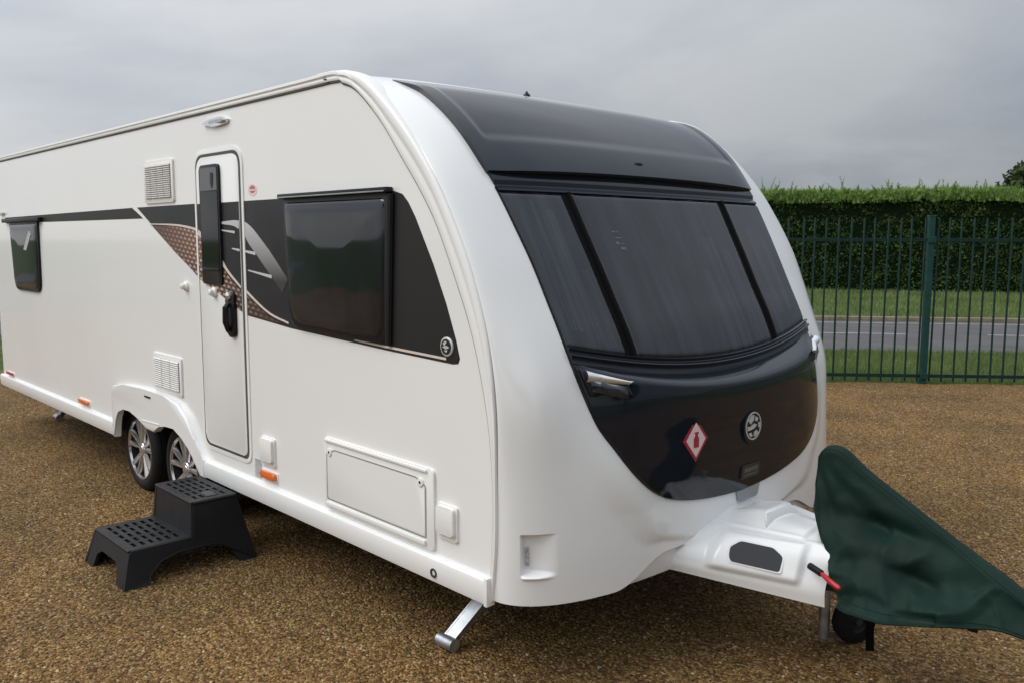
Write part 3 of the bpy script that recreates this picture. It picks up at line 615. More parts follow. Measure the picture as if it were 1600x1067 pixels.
def lid_frame(u, v, o=.012):
    c = on_lid(u, v, o); tx = (on_lid(u + .02, v, o) - on_lid(u - .02, v, o)).normalized(); tz = (on_lid(u, v + .05, o) - on_lid(u, v - .05, o)).normalized(); n = tx.cross(tz).normalized(); tz = n.cross(tx); return c, tx, tz, n
def flat_on(name, loops, c, tx, tz, n, h, m, parent, bm=None, smooth=30):
    """small flat shape in the local (tx, tz) frame, thickness h along n"""
    bm = bmesh.new()
    for pts in loops:
        f = [bm.verts.new(c + tx * p[0] + tz * p[1] + n * h) for p in pts]; b = [bm.verts.new(c + tx * p[0] + tz * p[1] - n * .002) for p in pts]; k = len(pts)
        tri = tessellate_polygon([[Vector((p[0], p[1], 0)) for p in pts]])
        for t in tri:
            try: bm.faces.new([f[i] for i in t])
            except ValueError: pass
        for i in range(k): bm.faces.new((f[i], f[(i + 1) % k], b[(i + 1) % k], b[i]))
    return bmobj(name, bm, m, parent, smooth)
c, tx, tz, n = MARK
flat_on('etched_mark', [[(-.030, .050), (-.005, .050), (-.005, .058), (-.030, .058)], [(.004, .046), (.012, .046), (.012, .060), (.004, .060)], [(-.020, .020), (.020, .020), (.020, .027), (-.020, .027)], [(-.028, -.010), (-.006, -.010), (-.006, .004), (-.028, .004)], [(.004, -.010), (.022, -.010), (.022, -.003), (.004, -.003)], [(-.010, -.036), (.024, -.036), (.024, -.022), (-.010, -.022)]], c, tx, tz, n, .0006, mat('etch_grey', (.10, .105, .115), .5), van)
# round maker's badge
c, tx, tz, n = lid_frame(.030, 2.34)
badge = flat_on('badge', [circ(.004, -.006, .080, 36)], c, tx, tz, n, .010, LID, van)
flat_on('badge_ring', [[((.064 if i < 37 else .058) * math.cos(a), (.064 if i < 37 else .058) * math.sin(a)) for i, a in enumerate(list(np.linspace(0, 2 * math.pi * .999, 37)) + list(np.linspace(2 * math.pi * .999, 0, 37)))]], c, tx, tz, n, .013, BRIGHT, badge)
swirl = [[(-.052, .034), (-.020, .058), (.004, .056), (-.004, .030), (-.030, .012)], [(-.058, .004), (-.030, -.002), (.006, .012), (.030, .002), (.008, -.012), (-.026, -.018), (-.056, -.020)],
         [(.014, .050), (.040, .036), (.032, .020), (.012, .026)], [(-.046, -.036), (-.022, -.032), (-.010, -.050), (-.026, -.056)], [(.004, -.034), (.030, -.026), (.046, -.040), (.024, -.056), (.006, -.056)], [(.044, .010), (.058, .014), (.060, -.016), (.048, -.014)]]
flat_on('badge_emblem', [[(.88 * p[0], .88 * p[1]) for p in l] for l in swirl], c, tx, tz, n, .0135, BRIGHT, badge)
# gas warning diamond
c, tx, tz, n = lid_frame(-.318, 2.33)
dia = lambda a, b: [(0, b), (a, 0), (0, -b), (-a, 0)]
st = flat_on('warning_sticker', [dia(.082, .094)], c, tx, tz, n, .003, REDST, van)
flat_on('sticker_ground', [dia(.064, .074)], c, tx, tz, n, .005, PINK, st)
flat_on('bottle_symbol', [[(.8 * a_, .8 * b_) for a_, b_ in [(-.020, -.040), (.020, -.040), (.022, .006), (.012, .022), (.012, .030), (.018, .032), (.018, .042), (-.014, .042), (-.014, .034), (-.008, .032), (-.010, .022), (-.022, .006)]]], c, tx, tz, n, .0065, REDST, st)
# small name plate (worn, not legible in the photograph) and the grey lid catch at the lip
c, tx, tz, n = lid_frame(.035, 1.47)
pl = flat_on('name_plate', [rpoly([(-.075, -.032), (.075, -.032), (.075, .032), (-.075, .032)], .006, 2)], c, tx, tz, n, .006, mat('plate_black', (.03, .03, .032), .35), van)
flat_on('raised_lettering', [[(x, -.002), (x + .012, -.002), (x + .012, .018), (x, .018)] for x in (-.055, -.036, -.017, .002, .021, .040)] + [[(x, -.02), (x + .006, -.02), (x + .006, -.012), (x, -.012)] for x in np.arange(-.05, .05, .011)], c, tx, tz, n, .0075, mat('plate_grey', (.13, .13, .13), .4), pl)
c = Vector(surf(.05, .93)); nn = Vector(snorm(np.array(.05), np.array(.93))); 
flat_on('lid_catch', [rpoly([(-.10, .055), (.11, .055), (.075, -.025), (-.085, -.025)], .012, 2)], c, Vector((0, 1, 0)), nn.cross(Vector((0, 1, 0))) * -1 if nn.cross(Vector((0, 1, 0))).z < 0 else nn.cross(Vector((0, 1, 0))), nn, .010, mat('catch_grey', (.30, .31, .32), .35), van)
# front marker lights: pods let into the lid corners, each with a bright brow over a dark lens
def pod(U, V, o):
    a, b = uL(V), uR(V); T = np.clip((U - a) / (b - a), 0, 1); m_ = np.minimum(T, 1 - T)
    x = exV(np.clip(V, 1.06, 3.46)) * (1 - (1 - 2 * np.maximum(m_, .035)) ** 5) + .012
    W_ = VW(U, V); P = surf(U, W_) + snorm(U, W_) * np.asarray(o + 0 * U)[..., None]; P[..., 0] += x; return P
for sgn in (-1, 1):
    e0 = (lambda v: uL(v) + .006) if sgn < 0 else (lambda v: uR(v) - .006); ln = .150 if sgn < 0 else -.150
    t = np.linspace(0, 1, 26); v = np.linspace(3.12, 3.64, 18); Tt, Vv = np.meshgrid(t, v)
    taper = lambda T: 1 - .12 * T
    U = e0(Vv) + ln * Tt; up_ = 3.64 - .10 * Tt; lo = 3.20 + .08 * Tt; VV_ = lo + (up_ - lo) * (Vv - 3.12) / .52
    edge = np.minimum(np.minimum(Tt, 1 - Tt) * 9, np.minimum((Vv - 3.12), (3.64 - Vv)) / .06)
    fl = gridobj('front_light', pod(U, VV_, -.012 + .020 * sst(edge)), LID, van, 40)
    w_ = np.linspace(0, 1, 7); Tt, Ww = np.meshgrid(np.linspace(.03, 1.0, 30), w_); top = 3.61 - .10 * Tt; hgt = .20 * (1 - Tt * .72) * np.clip((1.0 - Tt) * 14, .15, 1)
    gridobj('chrome_strip', pod(e0(top) + ln * Tt, top - hgt * Ww, .004 + .020 * np.sin(np.pi * Ww) ** .5), mat('lamp_chrome', (.85, .86, .88), .16, metal=.7), fl, 50)
    Tt, Ww = np.meshgrid(np.linspace(.08, .86, 20), w_); top = 3.47 - .06 * Tt
    gridobj('lens', pod(e0(top) + ln * Tt, top - .20 * Ww, .010 + .010 * np.sin(np.pi * Ww) * np.sin(np.pi * (Tt - .08) / .78)), GLASS, fl, 50)
# lower tray tucked under the lip, and the moulded hand hold on the near corner
U = np.linspace(-.70, .70, 80); lip = surf(U, np.zeros(80))
P = np.array([np.stack([lip[:, 0] - dx_, lip[:, 1], np.where(lip[:, 2] > .3965, lip[:, 2] * (1 - t) + .392 * t, lip[:, 2] + .002 - .006 * t) if t >= 0 else lip[:, 2] + .02], -1) for dx_, t in ((.022, -1), (.020, 0), (.022, .3), (.026, .7), (.034, 1), (.10, 1))])
gridobj('lower_tray', P, GRP, van, 50)
rows = [[surf(np.array(u), np.array(v)) + snorm(np.array(u), np.array(v)) * -.027 for u in (HU0 + .010, HU0 + .020)] for v in np.linspace(HV0 + .16, HV1 - .22, 8)]
gridobj('recess_label', np.array(rows), GREYS, van, 40)
# --- side: skirt and wheel-arch fairing
def skirt(x0, x1):
    prof = [(0, .482), (-.012, .486), (-.030, .476), (-.034, .462), (-.030, .40), (-.024, .378), (-.006, .372), (.02, .380)]
    P = np.array([[(x, Y0 + d, z) for d, z in prof] for x in np.linspace(x0, x1, 30)]); return P
P = skirt(-9.61, -6.50); P[..., 2] -= (.004 * np.clip((-7.5 - P[..., 0]) / 2, 0, 1)) ; gridobj('side_skirt', P, GRP, van, 40, back=None)
gridobj('side_skirt', skirt(-4.985, -2.43), GRP, van, 40)
bm = bmesh.new(); box(bm, (-2.433, Y0 - .012, .432), (.02, .045, .115), .004); bmobj('skirt_cap', bm, GRP, van)
fair = [(-6.50, .372), (-6.50, .70), (-6.46, .755), (-6.25, .785), (-5.90, .800), (-5.55, .800), (-5.33, .775), (-5.20, .70), (-5.10, .585), (-5.03, .51), (-4.965, .482), (-4.965, .372), (-5.03, .372),
        (-5.075, .41), (-5.115, .465), (-5.18, .528), (-5.28, .578), (-5.40, .605), (-5.53, .612), (-5.64, .592), (-5.69, .555), (-5.73, .528),
        (-5.86, .528), (-5.93, .562), (-6.03, .60), (-6.15, .622), (-6.27, .618), (-6.38, .583), (-6.435, .52), (-6.465, .44), (-6.475, .372)]
plate('wheel_arch_fairing', fair, Y0 - .036, .05, GRP, van, bevel=.012)
bm = bmesh.new(); plate(None, [(-5.93, .585), (-5.62, .60), (-5.62, .594), (-5.93, .579)], Y0 - .0395, .01, None, bm=bm); bmobj('fairing_crease', bm, PLAST, van)
bm = bmesh.new(); box(bm, (-5.80, Y0 - .038, .757), (.10, .006, .012), .002); bmobj('fairing_slot', bm, BLACK, van)
# --- wheels
def wheel(x, yo, flip=1):
    wc = (x, yo, .296)
    w0 = empty('wheel', wc); w0.parent = van; w0.matrix_parent_inverse = Matrix.Translation(-van.location)
    bm = bmesh.new(); f = flip
    SC_ = 1.035; pr = [(.19, .215), (.20, .25), (.19, .282), (.165, .296), (.14, .298), (.137, .292), (.131, .292), (.128, .299), (.10, .300), (.097, .293), (.091, .293), (.088, .300), (.06, .298), (.057, .291), (.051, .291), (.048, .296), (.03, .293), (.008, .278), (-.002, .25), (.002, .228), (.012, .216)]
    lathe(bm, [(a * f, .215 + (r - .215) * 1.09) for a, r in pr], 48, wc); bmobj('tyre', bm, RUB, w0, 40)
    bm = bmesh.new(); lathe(bm, [(a * f, r) for a, r in [(.012, .218), (.004, .216), (.004, .207), (.018, .202)]], 48, wc)
    bmobj('rim', bm, ALLOY, w0, 40)
    bm = bmesh.new(); lathe(bm, [(a * f, r) for a, r in [(.018, .202), (.06, .196), (.12, .19)]], 48, wc); bmobj('rim_barrel', bm, DISC, w0, 40)
    bm = bmesh.new(); lathe(bm, [(a * f, r) for a, r in [(.085, .19), (.085, .06), (.07, .055), (.07, 0)]], 32, wc); bmobj('brake_drum', bm, DISC, w0, 40)
    bm = bmesh.new()
    for k in range(5):
        for q in (-.20, .20):
            a = 2 * math.pi * k / 5 + math.pi / 2 + q; a2 = 2 * math.pi * k / 5 + math.pi / 2 + q * 1.25
            d1 = Vector((math.cos(a), 0, math.sin(a))); d2 = Vector((math.cos(a2), 0, math.sin(a2))); t1 = Vector((-math.sin(a), 0, math.cos(a))); t2 = Vector((-math.sin(a2), 0, math.cos(a2))); C0 = Vector(wc)
            ins = [C0 + d1 * .035 + t1 * s_ * .012 + Vector((0, y * f, 0)) for s_, y in ((-1, .040), (-.4, .022), (.4, .022), (1, .040))]
            outs = [C0 + d2 * .206 + t2 * s_ * .021 + Vector((0, y * f, 0)) for s_, y in ((-1, .030), (-.55, .006), (.55, .006), (1, .030))]
            A_ = [bm.verts.new(p) for p in ins]; B_ = [bm.verts.new(p) for p in outs]
            for i in range(3): bm.faces.new((A_[i], A_[i + 1], B_[i + 1], B_[i]))
    for v in []: pass
    bmobj('spokes', bm, ALLOY, w0, 25)
    bm = bmesh.new(); lathe(bm, [(a * f, r) for a, r in [(.05, .052), (.024, .050), (.018, .044), (.018, .030), (.014, .027), (.012, 0)]], 24, wc); bmobj('hub_cap', bm, ALLOY, w0, 40)
wheel(-6.285, 2.262); wheel(-5.525, 2.262); wheel(-6.235, 4.60, -1); wheel(-5.52, 4.60, -1)
bm = bmesh.new(); tube(bm, [(-6.60, 2.40, .30), (-6.52, 2.38, .22), (-6.48, 2.36, .20)], .022, 8); box(bm, (-6.56, 2.36, .27), (.10, .06, .06), .01); bmobj('axle_bracket', bm, STEEL, van)

# --- side graphics (flat print), laid on the panel in thin layers
plate('stripe_decal', [(-9.19, 1.985), (-8.137, 1.990), (-5.985, 2.000), (-5.80, 1.927), (-8.02, 1.931), (-9.157, 1.931)], Y0 - .0012, .002, DECAL, van)
gpoly = [(-5.925, 2.000), (-5.0, 2.000), (-4.394, 1.998), (-3.956, 1.998), (-3.04, 1.999), (-2.985, 1.985), (-2.945, 1.95), (-2.899, 1.89), (-2.783, 1.70), (-2.70, 1.54), (-2.64, 1.40), (-2.618, 1.33), (-2.628, 1.309), (-2.66, 1.304), (-3.107, 1.317), (-3.928, 1.350), (-4.172, 1.368), (-4.407, 1.385), (-4.629, 1.454), (-4.671, 1.471), (-5.033, 1.581), (-5.694, 1.890)]
plate('graphic_decal', gpoly, Y0 - .0012, .002, DECAL2, van)
plate('graphic_panel', rpoly([(-3.045, 1.996), (-2.985, 1.985), (-2.945, 1.95), (-2.899, 1.89), (-2.783, 1.70), (-2.70, 1.54), (-2.645, 1.41), (-2.622, 1.335), (-2.632, 1.316), (-2.66, 1.312), (-3.075, 1.325)], .004, 2), Y0 - .0028, .002, DECAL, van)
plate('weave_decal', [(-5.680, 1.878), (-5.356, 1.872), (-5.141, 1.857), (-4.99, 1.832), (-4.86, 1.77), (-4.70, 1.655), (-4.596, 1.590), (-4.398, 1.490), (-4.169, 1.395), (-4.05, 1.370), (-4.172, 1.372), (-4.407, 1.390), (-4.629, 1.460), (-5.033, 1.588), (-5.30, 1.70)], Y0 - .0026, .002, MESHW, van)
def ribbon(name, pts, wd, m, y, parent=van, n=40):
    P = crv(np.array(pts, float), np.linspace(0, len(pts) - 1, n)); T = np.gradient(P, axis=0); T /= np.linalg.norm(T, axis=1, keepdims=True); Nn = np.stack([-T[:, 1], T[:, 0]], 1)
    wv = np.interp(np.linspace(0, 1, n), np.linspace(0, 1, len(wd)), wd)[:, None]; a = P + Nn * wv / 2; b = P - Nn * wv / 2
    return plate(name, [tuple(p) for p in a] + [tuple(p) for p in b[::-1]], y, .0015, m, parent)
ribbon('pale_line_decal', [(-5.69, 1.890), (-5.356, 1.882), (-5.141, 1.867), (-4.99, 1.843), (-4.86, 1.785), (-4.70, 1.69), (-4.596, 1.616), (-4.398, 1.512), (-4.169, 1.416), (-3.96, 1.375)], [.006, .012, .014, .03, .03, .018, .012, .010], PALE, Y0 - .0040)
ribbon('pale_line_decal', [(-5.99, 2.002), (-5.90, 1.968), (-5.69, 1.882)], [.016, .014, .009], WHITE, Y0 - .0040)
ribbon('swoosh_decal', [(-4.66, 1.885), (-4.52, 1.883), (-4.42, 1.862), (-4.33, 1.806), (-4.16, 1.69), (-3.985, 1.56)], [.012, .03, .06, .095, .10, .09], SWOOSH, Y0 - .0028)
for a, b in (((-4.66, 1.845), (-4.48, 1.832)), ((-4.54, 1.745), (-4.29, 1.720)), ((-4.38, 1.630), (-4.12, 1.603))): ribbon('tick_decal', [a, b], [.006, .017], mat('tick_silver', (.55, .55, .56), .35), Y0 - .0042, n=6)
ribbon('pin_line_decal', [(-3.36, 1.341), (-3.10, 1.333), (-2.70, 1.322)], [.006, .010, .010], PALE, Y0 - .0046)
bd = plate('side_badge', circ(-2.692, 1.372, .039, 28), Y0 - .010, .012, BRIGHT, van, bevel=.003)
plate('badge_face', circ(-2.692, 1.372, .031, 24), Y0 - .0115, .005, DECAL, bd)
bm = bmesh.new()
for l in ([(-.02, .012), (-.004, .024), (.006, .020), (-.008, .002)], [(-.024, -.002), (.004, .006), (.022, -.002), (.0, -.010)], [(-.012, -.014), (.010, -.012), (.004, -.024)]): plate(None, [(-2.692 + p[0], 1.372 + p[1]) for p in l], Y0 - .0125, .002, None, bm=bm)
bmobj('badge_emblem', bm, BRIGHT, bd)

# --- side windows
def side_window(poly, rads, bar=True):
    o = plate('side_window', rpoly(poly, rads), Y0 - .018, .022, BLACK, van, bevel=.007)
    cx_ = sum(p[0] for p in poly) / len(poly); cz_ = sum(p[1] for p in poly) / len(poly)
    wx = max(p[0] for p in poly) - min(p[0] for p in poly); hz_ = max(p[1] for p in poly) - min(p[1] for p in poly)
    inn = rpoly([(cx_ + (p[0] - cx_) * (1 - .045 / wx), cz_ + (p[1] - cz_) * (1 - .05 / hz_)) for p in poly], [r * .9 + .02 for r in rads])
    # bowed acrylic pane
    bm = bmesh.new(); steps = [(1.0, -.0183), (.985, -.0235), (.95, -.0265), (.8, -.0290), (.55, -.0308), (.3, -.0317), (.1, -.0320)]
    rings = [[bm.verts.new((cx_ + (p[0] - cx_) * s, Y0 + y, cz_ + (p[1] - cz_) * s)) for p in inn] for s, y in steps]
    for r1, r2 in zip(rings, rings[1:]):
        for i in range(len(inn)): bm.faces.new((r1[i], r1[(i + 1) % len(inn)], r2[(i + 1) % len(inn)], r2[i]))
    bm.faces.new(rings[-1]); bmobj('pane', bm, GLASS, o, 40)
    return o
sw = side_window([(-3.968, 2.000), (-3.062, 1.996), (-3.095, 1.342), (-3.92, 1.362)], [.02, .02, .05, .10])
bm = bmesh.new(); box(bm, (-3.515, Y0 - .020, 2.006), (.93, .036, .022), .005); bmobj('top_rail', bm, BLACK, sw)
bm = bmesh.new(); box(bm, (-3.515, Y0 - .0395, 2.000), (.90, .004, .006), .001); bmobj('rail_highlight', bm, SILV, sw)
bm = bmesh.new(); tube(bm, [(-3.052, Y0 - .012, 1.99), (-3.083, Y0 - .012, 1.345)], .016, 8); bmobj('window_seal', bm, RUB, sw)
rw = side_window([(-9.00, 1.945), (-8.13, 1.945), (-8.15, 1.335), (-8.92, 1.335)], [.02, .02, .10, .10])
bm = bmesh.new(); box(bm, (-8.60, Y0 - .020, 1.955), (1.14, .036, .035), .006); bmobj('top_rail', bm, BLACK, rw)
plate('window_sticker', [(-8.52, 1.70), (-8.44, 1.69), (-8.27, 1.83), (-8.33, 1.86)], Y0 - .0335, .01, GREYS, rw)
bm = bmesh.new(); box(bm, (-9.25, Y0 - .012, 2.02), (.12, .02, .025), .004); bmobj('reflector', bm, GREYS, van)

# --- door
dw0, dw1, dz0, dz1 = -4.985, -4.432, .585, 2.268
door = plate('door', rpoly([(dw0 + .012, dz0 + .012), (dw1 - .012, dz0 + .012), (dw1 - .012, dz1 - .012), (dw0 + .012, dz1 - .012)], [.07, .05, .09, .09], 8), Y0 - .010, .012, WHITE, van, bevel=.004,
             holes=None)
def ringplate(name, outer, inner, y, th, m, parent, bevel=0): return plate(name, outer, y, th, m, parent, bevel, holes=[inner])
R1 = lambda e, z=0: rpoly([(dw0 - e, dz0 - e), (dw1 + e, dz0 - e), (dw1 + e, dz1 + e), (dw0 - e, dz1 + e)], [.07 + e, .05 + e, .09 + e, .09 + e], 8)
ringplate('door_seal', R1(.005), R1(-.014), Y0 - .0065, .010, SEAM, door)
ringplate('door_frame', R1(.028), R1(.0055), Y0 - .006, .008, ALU, door, .002)
# graphics carried over the door leaf
plate('graphic_decal', [(-4.970, 1.9965), (-4.448, 1.9965), (-4.448, 1.402), (-4.629, 1.456), (-4.671, 1.473), (-4.970, 1.563)], Y0 - .0112, .002, DECAL2, door)
plate('weave_decal', [(-4.970, 1.825), (-4.86, 1.77), (-4.70, 1.655), (-4.596, 1.590), (-4.448, 1.512), (-4.448, 1.404), (-4.629, 1.460), (-4.970, 1.566)], Y0 - .0126, .002, MESHW, door)
ribbon('pale_line_decal', [(-4.968, 1.836), (-4.86, 1.785), (-4.70, 1.69), (-4.596, 1.616), (-4.448, 1.535)], [.03, .035, .03, .018, .012], PALE, Y0 - .0140, door)
ribbon('swoosh_decal', [(-4.66, 1.885), (-4.52, 1.883), (-4.45, 1.872)], [.012, .03, .045], SWOOSH, Y0 - .0126, door)
for a, b in (((-4.66, 1.845), (-4.50, 1.833)), ((-4.54, 1.745), (-4.45, 1.736))): ribbon('tick_decal', [a, b], [.006, .014], bpy.data.materials['tick_silver'], Y0 - .0140, door, n=6)
dwn = plate('door_window', rpoly([(-4.905, 2.21), (-4.657, 2.21), (-4.657, 1.54), (-4.905, 1.54)], [.03, .03, .015, .015]), Y0 - .024, .02, BLACK, door, bevel=.006)
plate('pane', rpoly([(-4.888, 2.06), (-4.674, 2.06), (-4.674, 1.63), (-4.888, 1.63)], .01), Y0 - .0262, .006, mat('door_glass', (.006, .006, .008), .06, spec=.3), dwn)
plate('blind', rpoly([(-4.888, 2.193), (-4.674, 2.193), (-4.674, 2.066), (-4.888, 2.066)], [.02, .02, .004, .004]), Y0 - .0262, .006, BLIND, dwn)
plate('blind_catch', [(-4.75, 2.165), (-4.715, 2.16), (-4.72, 2.10), (-4.735, 2.075), (-4.75, 2.10)], Y0 - .028, .004, BLACK, dwn)
bm = bmesh.new(); box(bm, (-4.781, Y0 - .024, 1.625), (.215, .014, .014), .003); bmobj('blind_bar', bm, BLACK, dwn)
hd = plate('door_handle', rpoly([(-4.612, 1.50), (-4.512, 1.51), (-4.510, 1.262), (-4.585, 1.252), (-4.612, 1.30)], .03), Y0 - .030, .022, BLACK, door, bevel=.008)
bm = bmesh.new(); tube(bm, [(-4.562, Y0 - .034, 1.44), (-4.552, Y0 - .058, 1.42), (-4.552, Y0 - .060, 1.34), (-4.562, Y0 - .040, 1.29)], [.015, .016, .016, .013], 8); bmobj('handle_bar', bm, BLACK, hd)
bm = bmesh.new(); lathe(bm, [(0, .026), (-.014, .024), (-.020, .014), (-.020, 0)], 16, (-4.562, Y0 - .028, 1.482)); bmobj('lock_barrel', bm, CHROME, hd)
for par, x, z in ((door, -4.775, 1.495), (van, -5.185, 1.512)):
    bm = bmesh.new(); lathe(bm, [(0, .032), (-.012, .030), (-.02, .020), (-.034, .018), (-.040, .010), (-.040, 0)], 16, (x, Y0 - (.010 if par is door else 0), z)); bmobj('door_catch', bm, PLAST, par)

# --- vents
def vent(x0, x1, z0, z1, cols, rows):
    v = plate('vent', rpoly([(x0, z0), (x1, z0), (x1, z1), (x0, z1)], .015), Y0 - .012, .014, PLAST, van, bevel=.004)
    m_ = .028; plate('vent_back', [(x0 + m_, z0 + m_), (x1 - m_, z0 + m_), (x1 - m_, z1 - m_), (x0 + m_, z1 - m_)], Y0 - .0128, .003, mat('vent_shade', (.16, .145, .165), .7), v)
    h = (z1 - z0 - 2 * m_) / rows; wv = (x1 - x0 - 2 * m_) / cols
    bm = bmesh.new(); box(bm, (0, 0, 0), (wv - .008, .012, h * .52), .0015, Matrix.Rotation(math.radians(28), 3, 'X')); me = bpy.data.meshes.new('slat'); bmesh.ops.recalc_face_normals(bm, faces=bm.faces); bm.to_mesh(me); bm.free(); me.materials.append(PLAST)
    for r in range(rows):
        for c in range(cols):
            o = bpy.data.objects.new('slat', me); COL.objects.link(o); o.parent = v; o.location = (x0 + m_ + (c + .5) * wv, Y0 - .016, z0 + m_ + (r + .5) * h); o.matrix_parent_inverse = wm(v).inverted()
    return v
vent(-3.197 * 1.8, -2.945 * 1.8, 1.122 * 1.8, 1.267 * 1.8, 4, 16)
vent(-3.193 * 1.8, -2.942 * 1.8, .455 * 1.8, .59 * 1.8, 3, 14)

# --- small side fittings
al = plate('awning_light', rpoly([(-4.865, 2.436), (-4.70, 2.410), (-4.56, 2.418), (-4.535, 2.443), (-4.62, 2.462), (-4.78, 2.456)], .03, 4), Y0 - .018, .02, CHROME, van, bevel=.006)
plate('lens', rpoly([(-4.76, 2.430), (-4.60, 2.432), (-4.60, 2.448), (-4.76, 2.446)], .006, 3), Y0 - .020, .01, GREYS, al)
stk = plate('round_sticker', circ(-4.305, 2.052, .05, 24, .032), Y0 - .0012, .002, PINK, van)
plate('sticker_mark', circ(-4.305, 2.056, .032, 16, .020), Y0 - .002, .0015, mat('faded_red', (.45, .16, .17), .5), stk)
plate('sticker_mark', [(-4.34, 2.048), (-4.27, 2.048), (-4.27, 2.056), (-4.34, 2.056)], Y0 - .0026, .0015, PINK, stk)
def flap(x0, x1, z0, z1):
    o = plate('socket_box', rpoly([(x0, z0), (x1, z0), (x1, z1), (x0, z1)], .014), Y0 - .010, .012, PLAST, van, bevel=.003)
    plate('cover_flap', rpoly([(x0 + .012, z0 + .026), (x1 - .010, z0 + .026), (x1 - .010, z1 - .008), (x0 + .012, z1 - .008)], .012), Y0 - .026, .018, PLAST, o, bevel=.005)
flap(-4.285, -4.135, .592, .748); flap(-2.762, -2.630, .572, .722)
for x0, x1, z0, z1, m in ((-4.285, -4.125, .522, .560, ORANGE), (-7.30, -7.08, .515, .545, ORANGE), (-9.42, -9.22, .503, .523, REDM)):
    o = plate('marker_light', rpoly([(x0 - .008, z0 - .006), (x1 + .008, z0 - .006), (x1 + .008, z1 + .006), (x0 - .008, z1 + .006)], .01, 3), Y0 - .006, .008, PLAST, van, bevel=.002)
    plate('lens', rpoly([(x0, z0), (x1, z0), (x1, z1), (x0, z1)], .014, 4), Y0 - .024, .02, m, o, bevel=.007)
plate('info_sticker', [(-4.375, .50), (-4.300, .50), (-4.300, .605), (-4.375, .605)], Y0 - .0015, .002, GREYS, van)
lk = plate('locker_hatch', rpoly([(-3.635, .500), (-2.778, .500), (-2.778, .850), (-3.635, .850)], .022, 5), Y0 - .012, .014, PLAST, van, bevel=.005)
ringplate('hatch_gap', rpoly([(-3.612, .544), (-2.828, .544), (-2.828, .772), (-2.90, .800), (-3.54, .800), (-3.612, .772)], .012, 3), rpoly([(-3.606, .550), (-2.834, .550), (-2.834, .769), (-2.902, .794), (-3.538, .794), (-3.606, .769)], .012, 3), Y0 - .0135, .004, mat('gap_grey', (.25, .25, .24), .6), lk)
plate('hatch_door', rpoly([(-3.604, .552), (-2.836, .552), (-2.836, .768), (-2.904, .792), (-3.536, .792), (-3.604, .768)], .012, 3), Y0 - .0145, .01, WHITE, lk, bevel=.002)
bm = bmesh.new(); box(bm, (-3.22, Y0 - .017, .526), (.78, .014, .022), .005); box(bm, (-3.22, Y0 - .016, .838), (.80, .010, .012), .003); bmobj('hatch_sill', bm, PLAST, lk)
for x in (-3.578, -2.862):
    o = plate('hatch_lock', circ(x, .783, .020, 16), Y0 - .020, .012, PLAST, lk, bevel=.003); plate('key_slot', circ(x, .783, .006, 10), Y0 - .0212, .003, BLACK, o)
bm = bmesh.new(); lathe(bm, [(0, .020), (-.004, .020), (-.004, .013), (.004, .010), (.004, 0)], 16, (-2.757, Y0 - .032, .420)); bmobj('jack_socket', bm, DKMET, van)
# corner steadies
def steady(x0, x1, y0, y1, zt):
    bm = bmesh.new(); a = Vector((x0, y0, zt)); b = Vector((x1, y1, .045)); d = (b - a).normalized(); sx = d.cross(Vector((0, 1, 0))).normalized(); sy = Vector((0, 1, 0))
    for off, wv in ((-.026, .006), (.026, .006)):
        for i in range(1):
            q = [a + sx * off + sy * s_ * .03 for s_ in (-1, 1)] + [b + sx * off + sy * s_ * .022 for s_ in (1, -1)]
            q2 = [p + sx * wv for p in q]; f = [bm.verts.new(p) for p in q]; g_ = [bm.verts.new(p) for p in q2]; bm.faces.new(f); bm.faces.new(g_[::-1])
            for i in range(4): bm.faces.new((f[i], g_[i], g_[(i + 1) % 4], f[(i + 1) % 4]))
    q = [a + sx * s_ * .03 + sy * -.028 for s_ in (-1, 1)] + [b + sx * s_ * .028 + sy * -.020 for s_ in (1, -1)]; bm.faces.new([bm.verts.new(p) for p in q])
    st = bmobj('corner_steady', bm, STEEL, van, 30)
    bm = bmesh.new(); tube(bm, [b + Vector((-.05, -.02, -.012)), b + Vector((.055, -.02, -.012))], .030, 14); bmobj('foot', bm, STEEL, st, 40)
steady(-2.72, -2.86, 2.66, 2.335, .42); steady(-2.72, -2.86, 4.2, 4.52, .42); steady(-9.0, -9.32, 2.70, 2.60, .42); steady(-9.0, -9.32, 4.2, 4.3, .42)

# --- A-frame: white fairing, recess, handbrake, jockey wheel
def frm(x):
    t = (x + 2.16) / (2.16 - 1.40); bw = .455 - .335 * t; sec = [(bw, .392 - .085 * t), (bw + .004, .43 - .05 * t), (bw - .02, .485 - .04 * t), (bw * .80, .532 - .02 * t), (bw * .60, .556), (bw * .42, .566 - .01 * t), (bw * .22, .590 - .03 * t), (0, .596 - .035 * t)]
    return [(x, YM - a, z) for a, z in sec] + [(x, YM + a, z) for a, z in sec[-2::-1]]
xsf = np.linspace(-2.16, -1.575, 90); ss = np.linspace(0, 14, 150)
P = np.array([crv(np.array(frm(x)), ss) for x in xsf]); nrm = np.cross(np.gradient(P, axis=0), np.gradient(P, axis=1)); nrm /= np.linalg.norm(nrm, axis=2, keepdims=True)
if nrm[45, 75, 2] < 0: nrm = -nrm
sm_ = np.minimum(ss, 14 - ss)[None, :]; XX = xsf[:, None]
bump_ = sst((XX + 2.03) / .05) * sst((-1.655 - XX) / .035) * sst((sm_ - .95) / .5) * sst((4.1 - sm_) / .8)
deck = sst((sm_ - 4.4) / .25) * sst((-1.70 - XX) / .03)
P = P + nrm * (.020 * bump_ + .010 * deck)[..., None]
af = gridobj('a_frame_fairing', P, GRP, van, 40, back=None)
plate_c = Vector((-1.815, 3.118, .452))
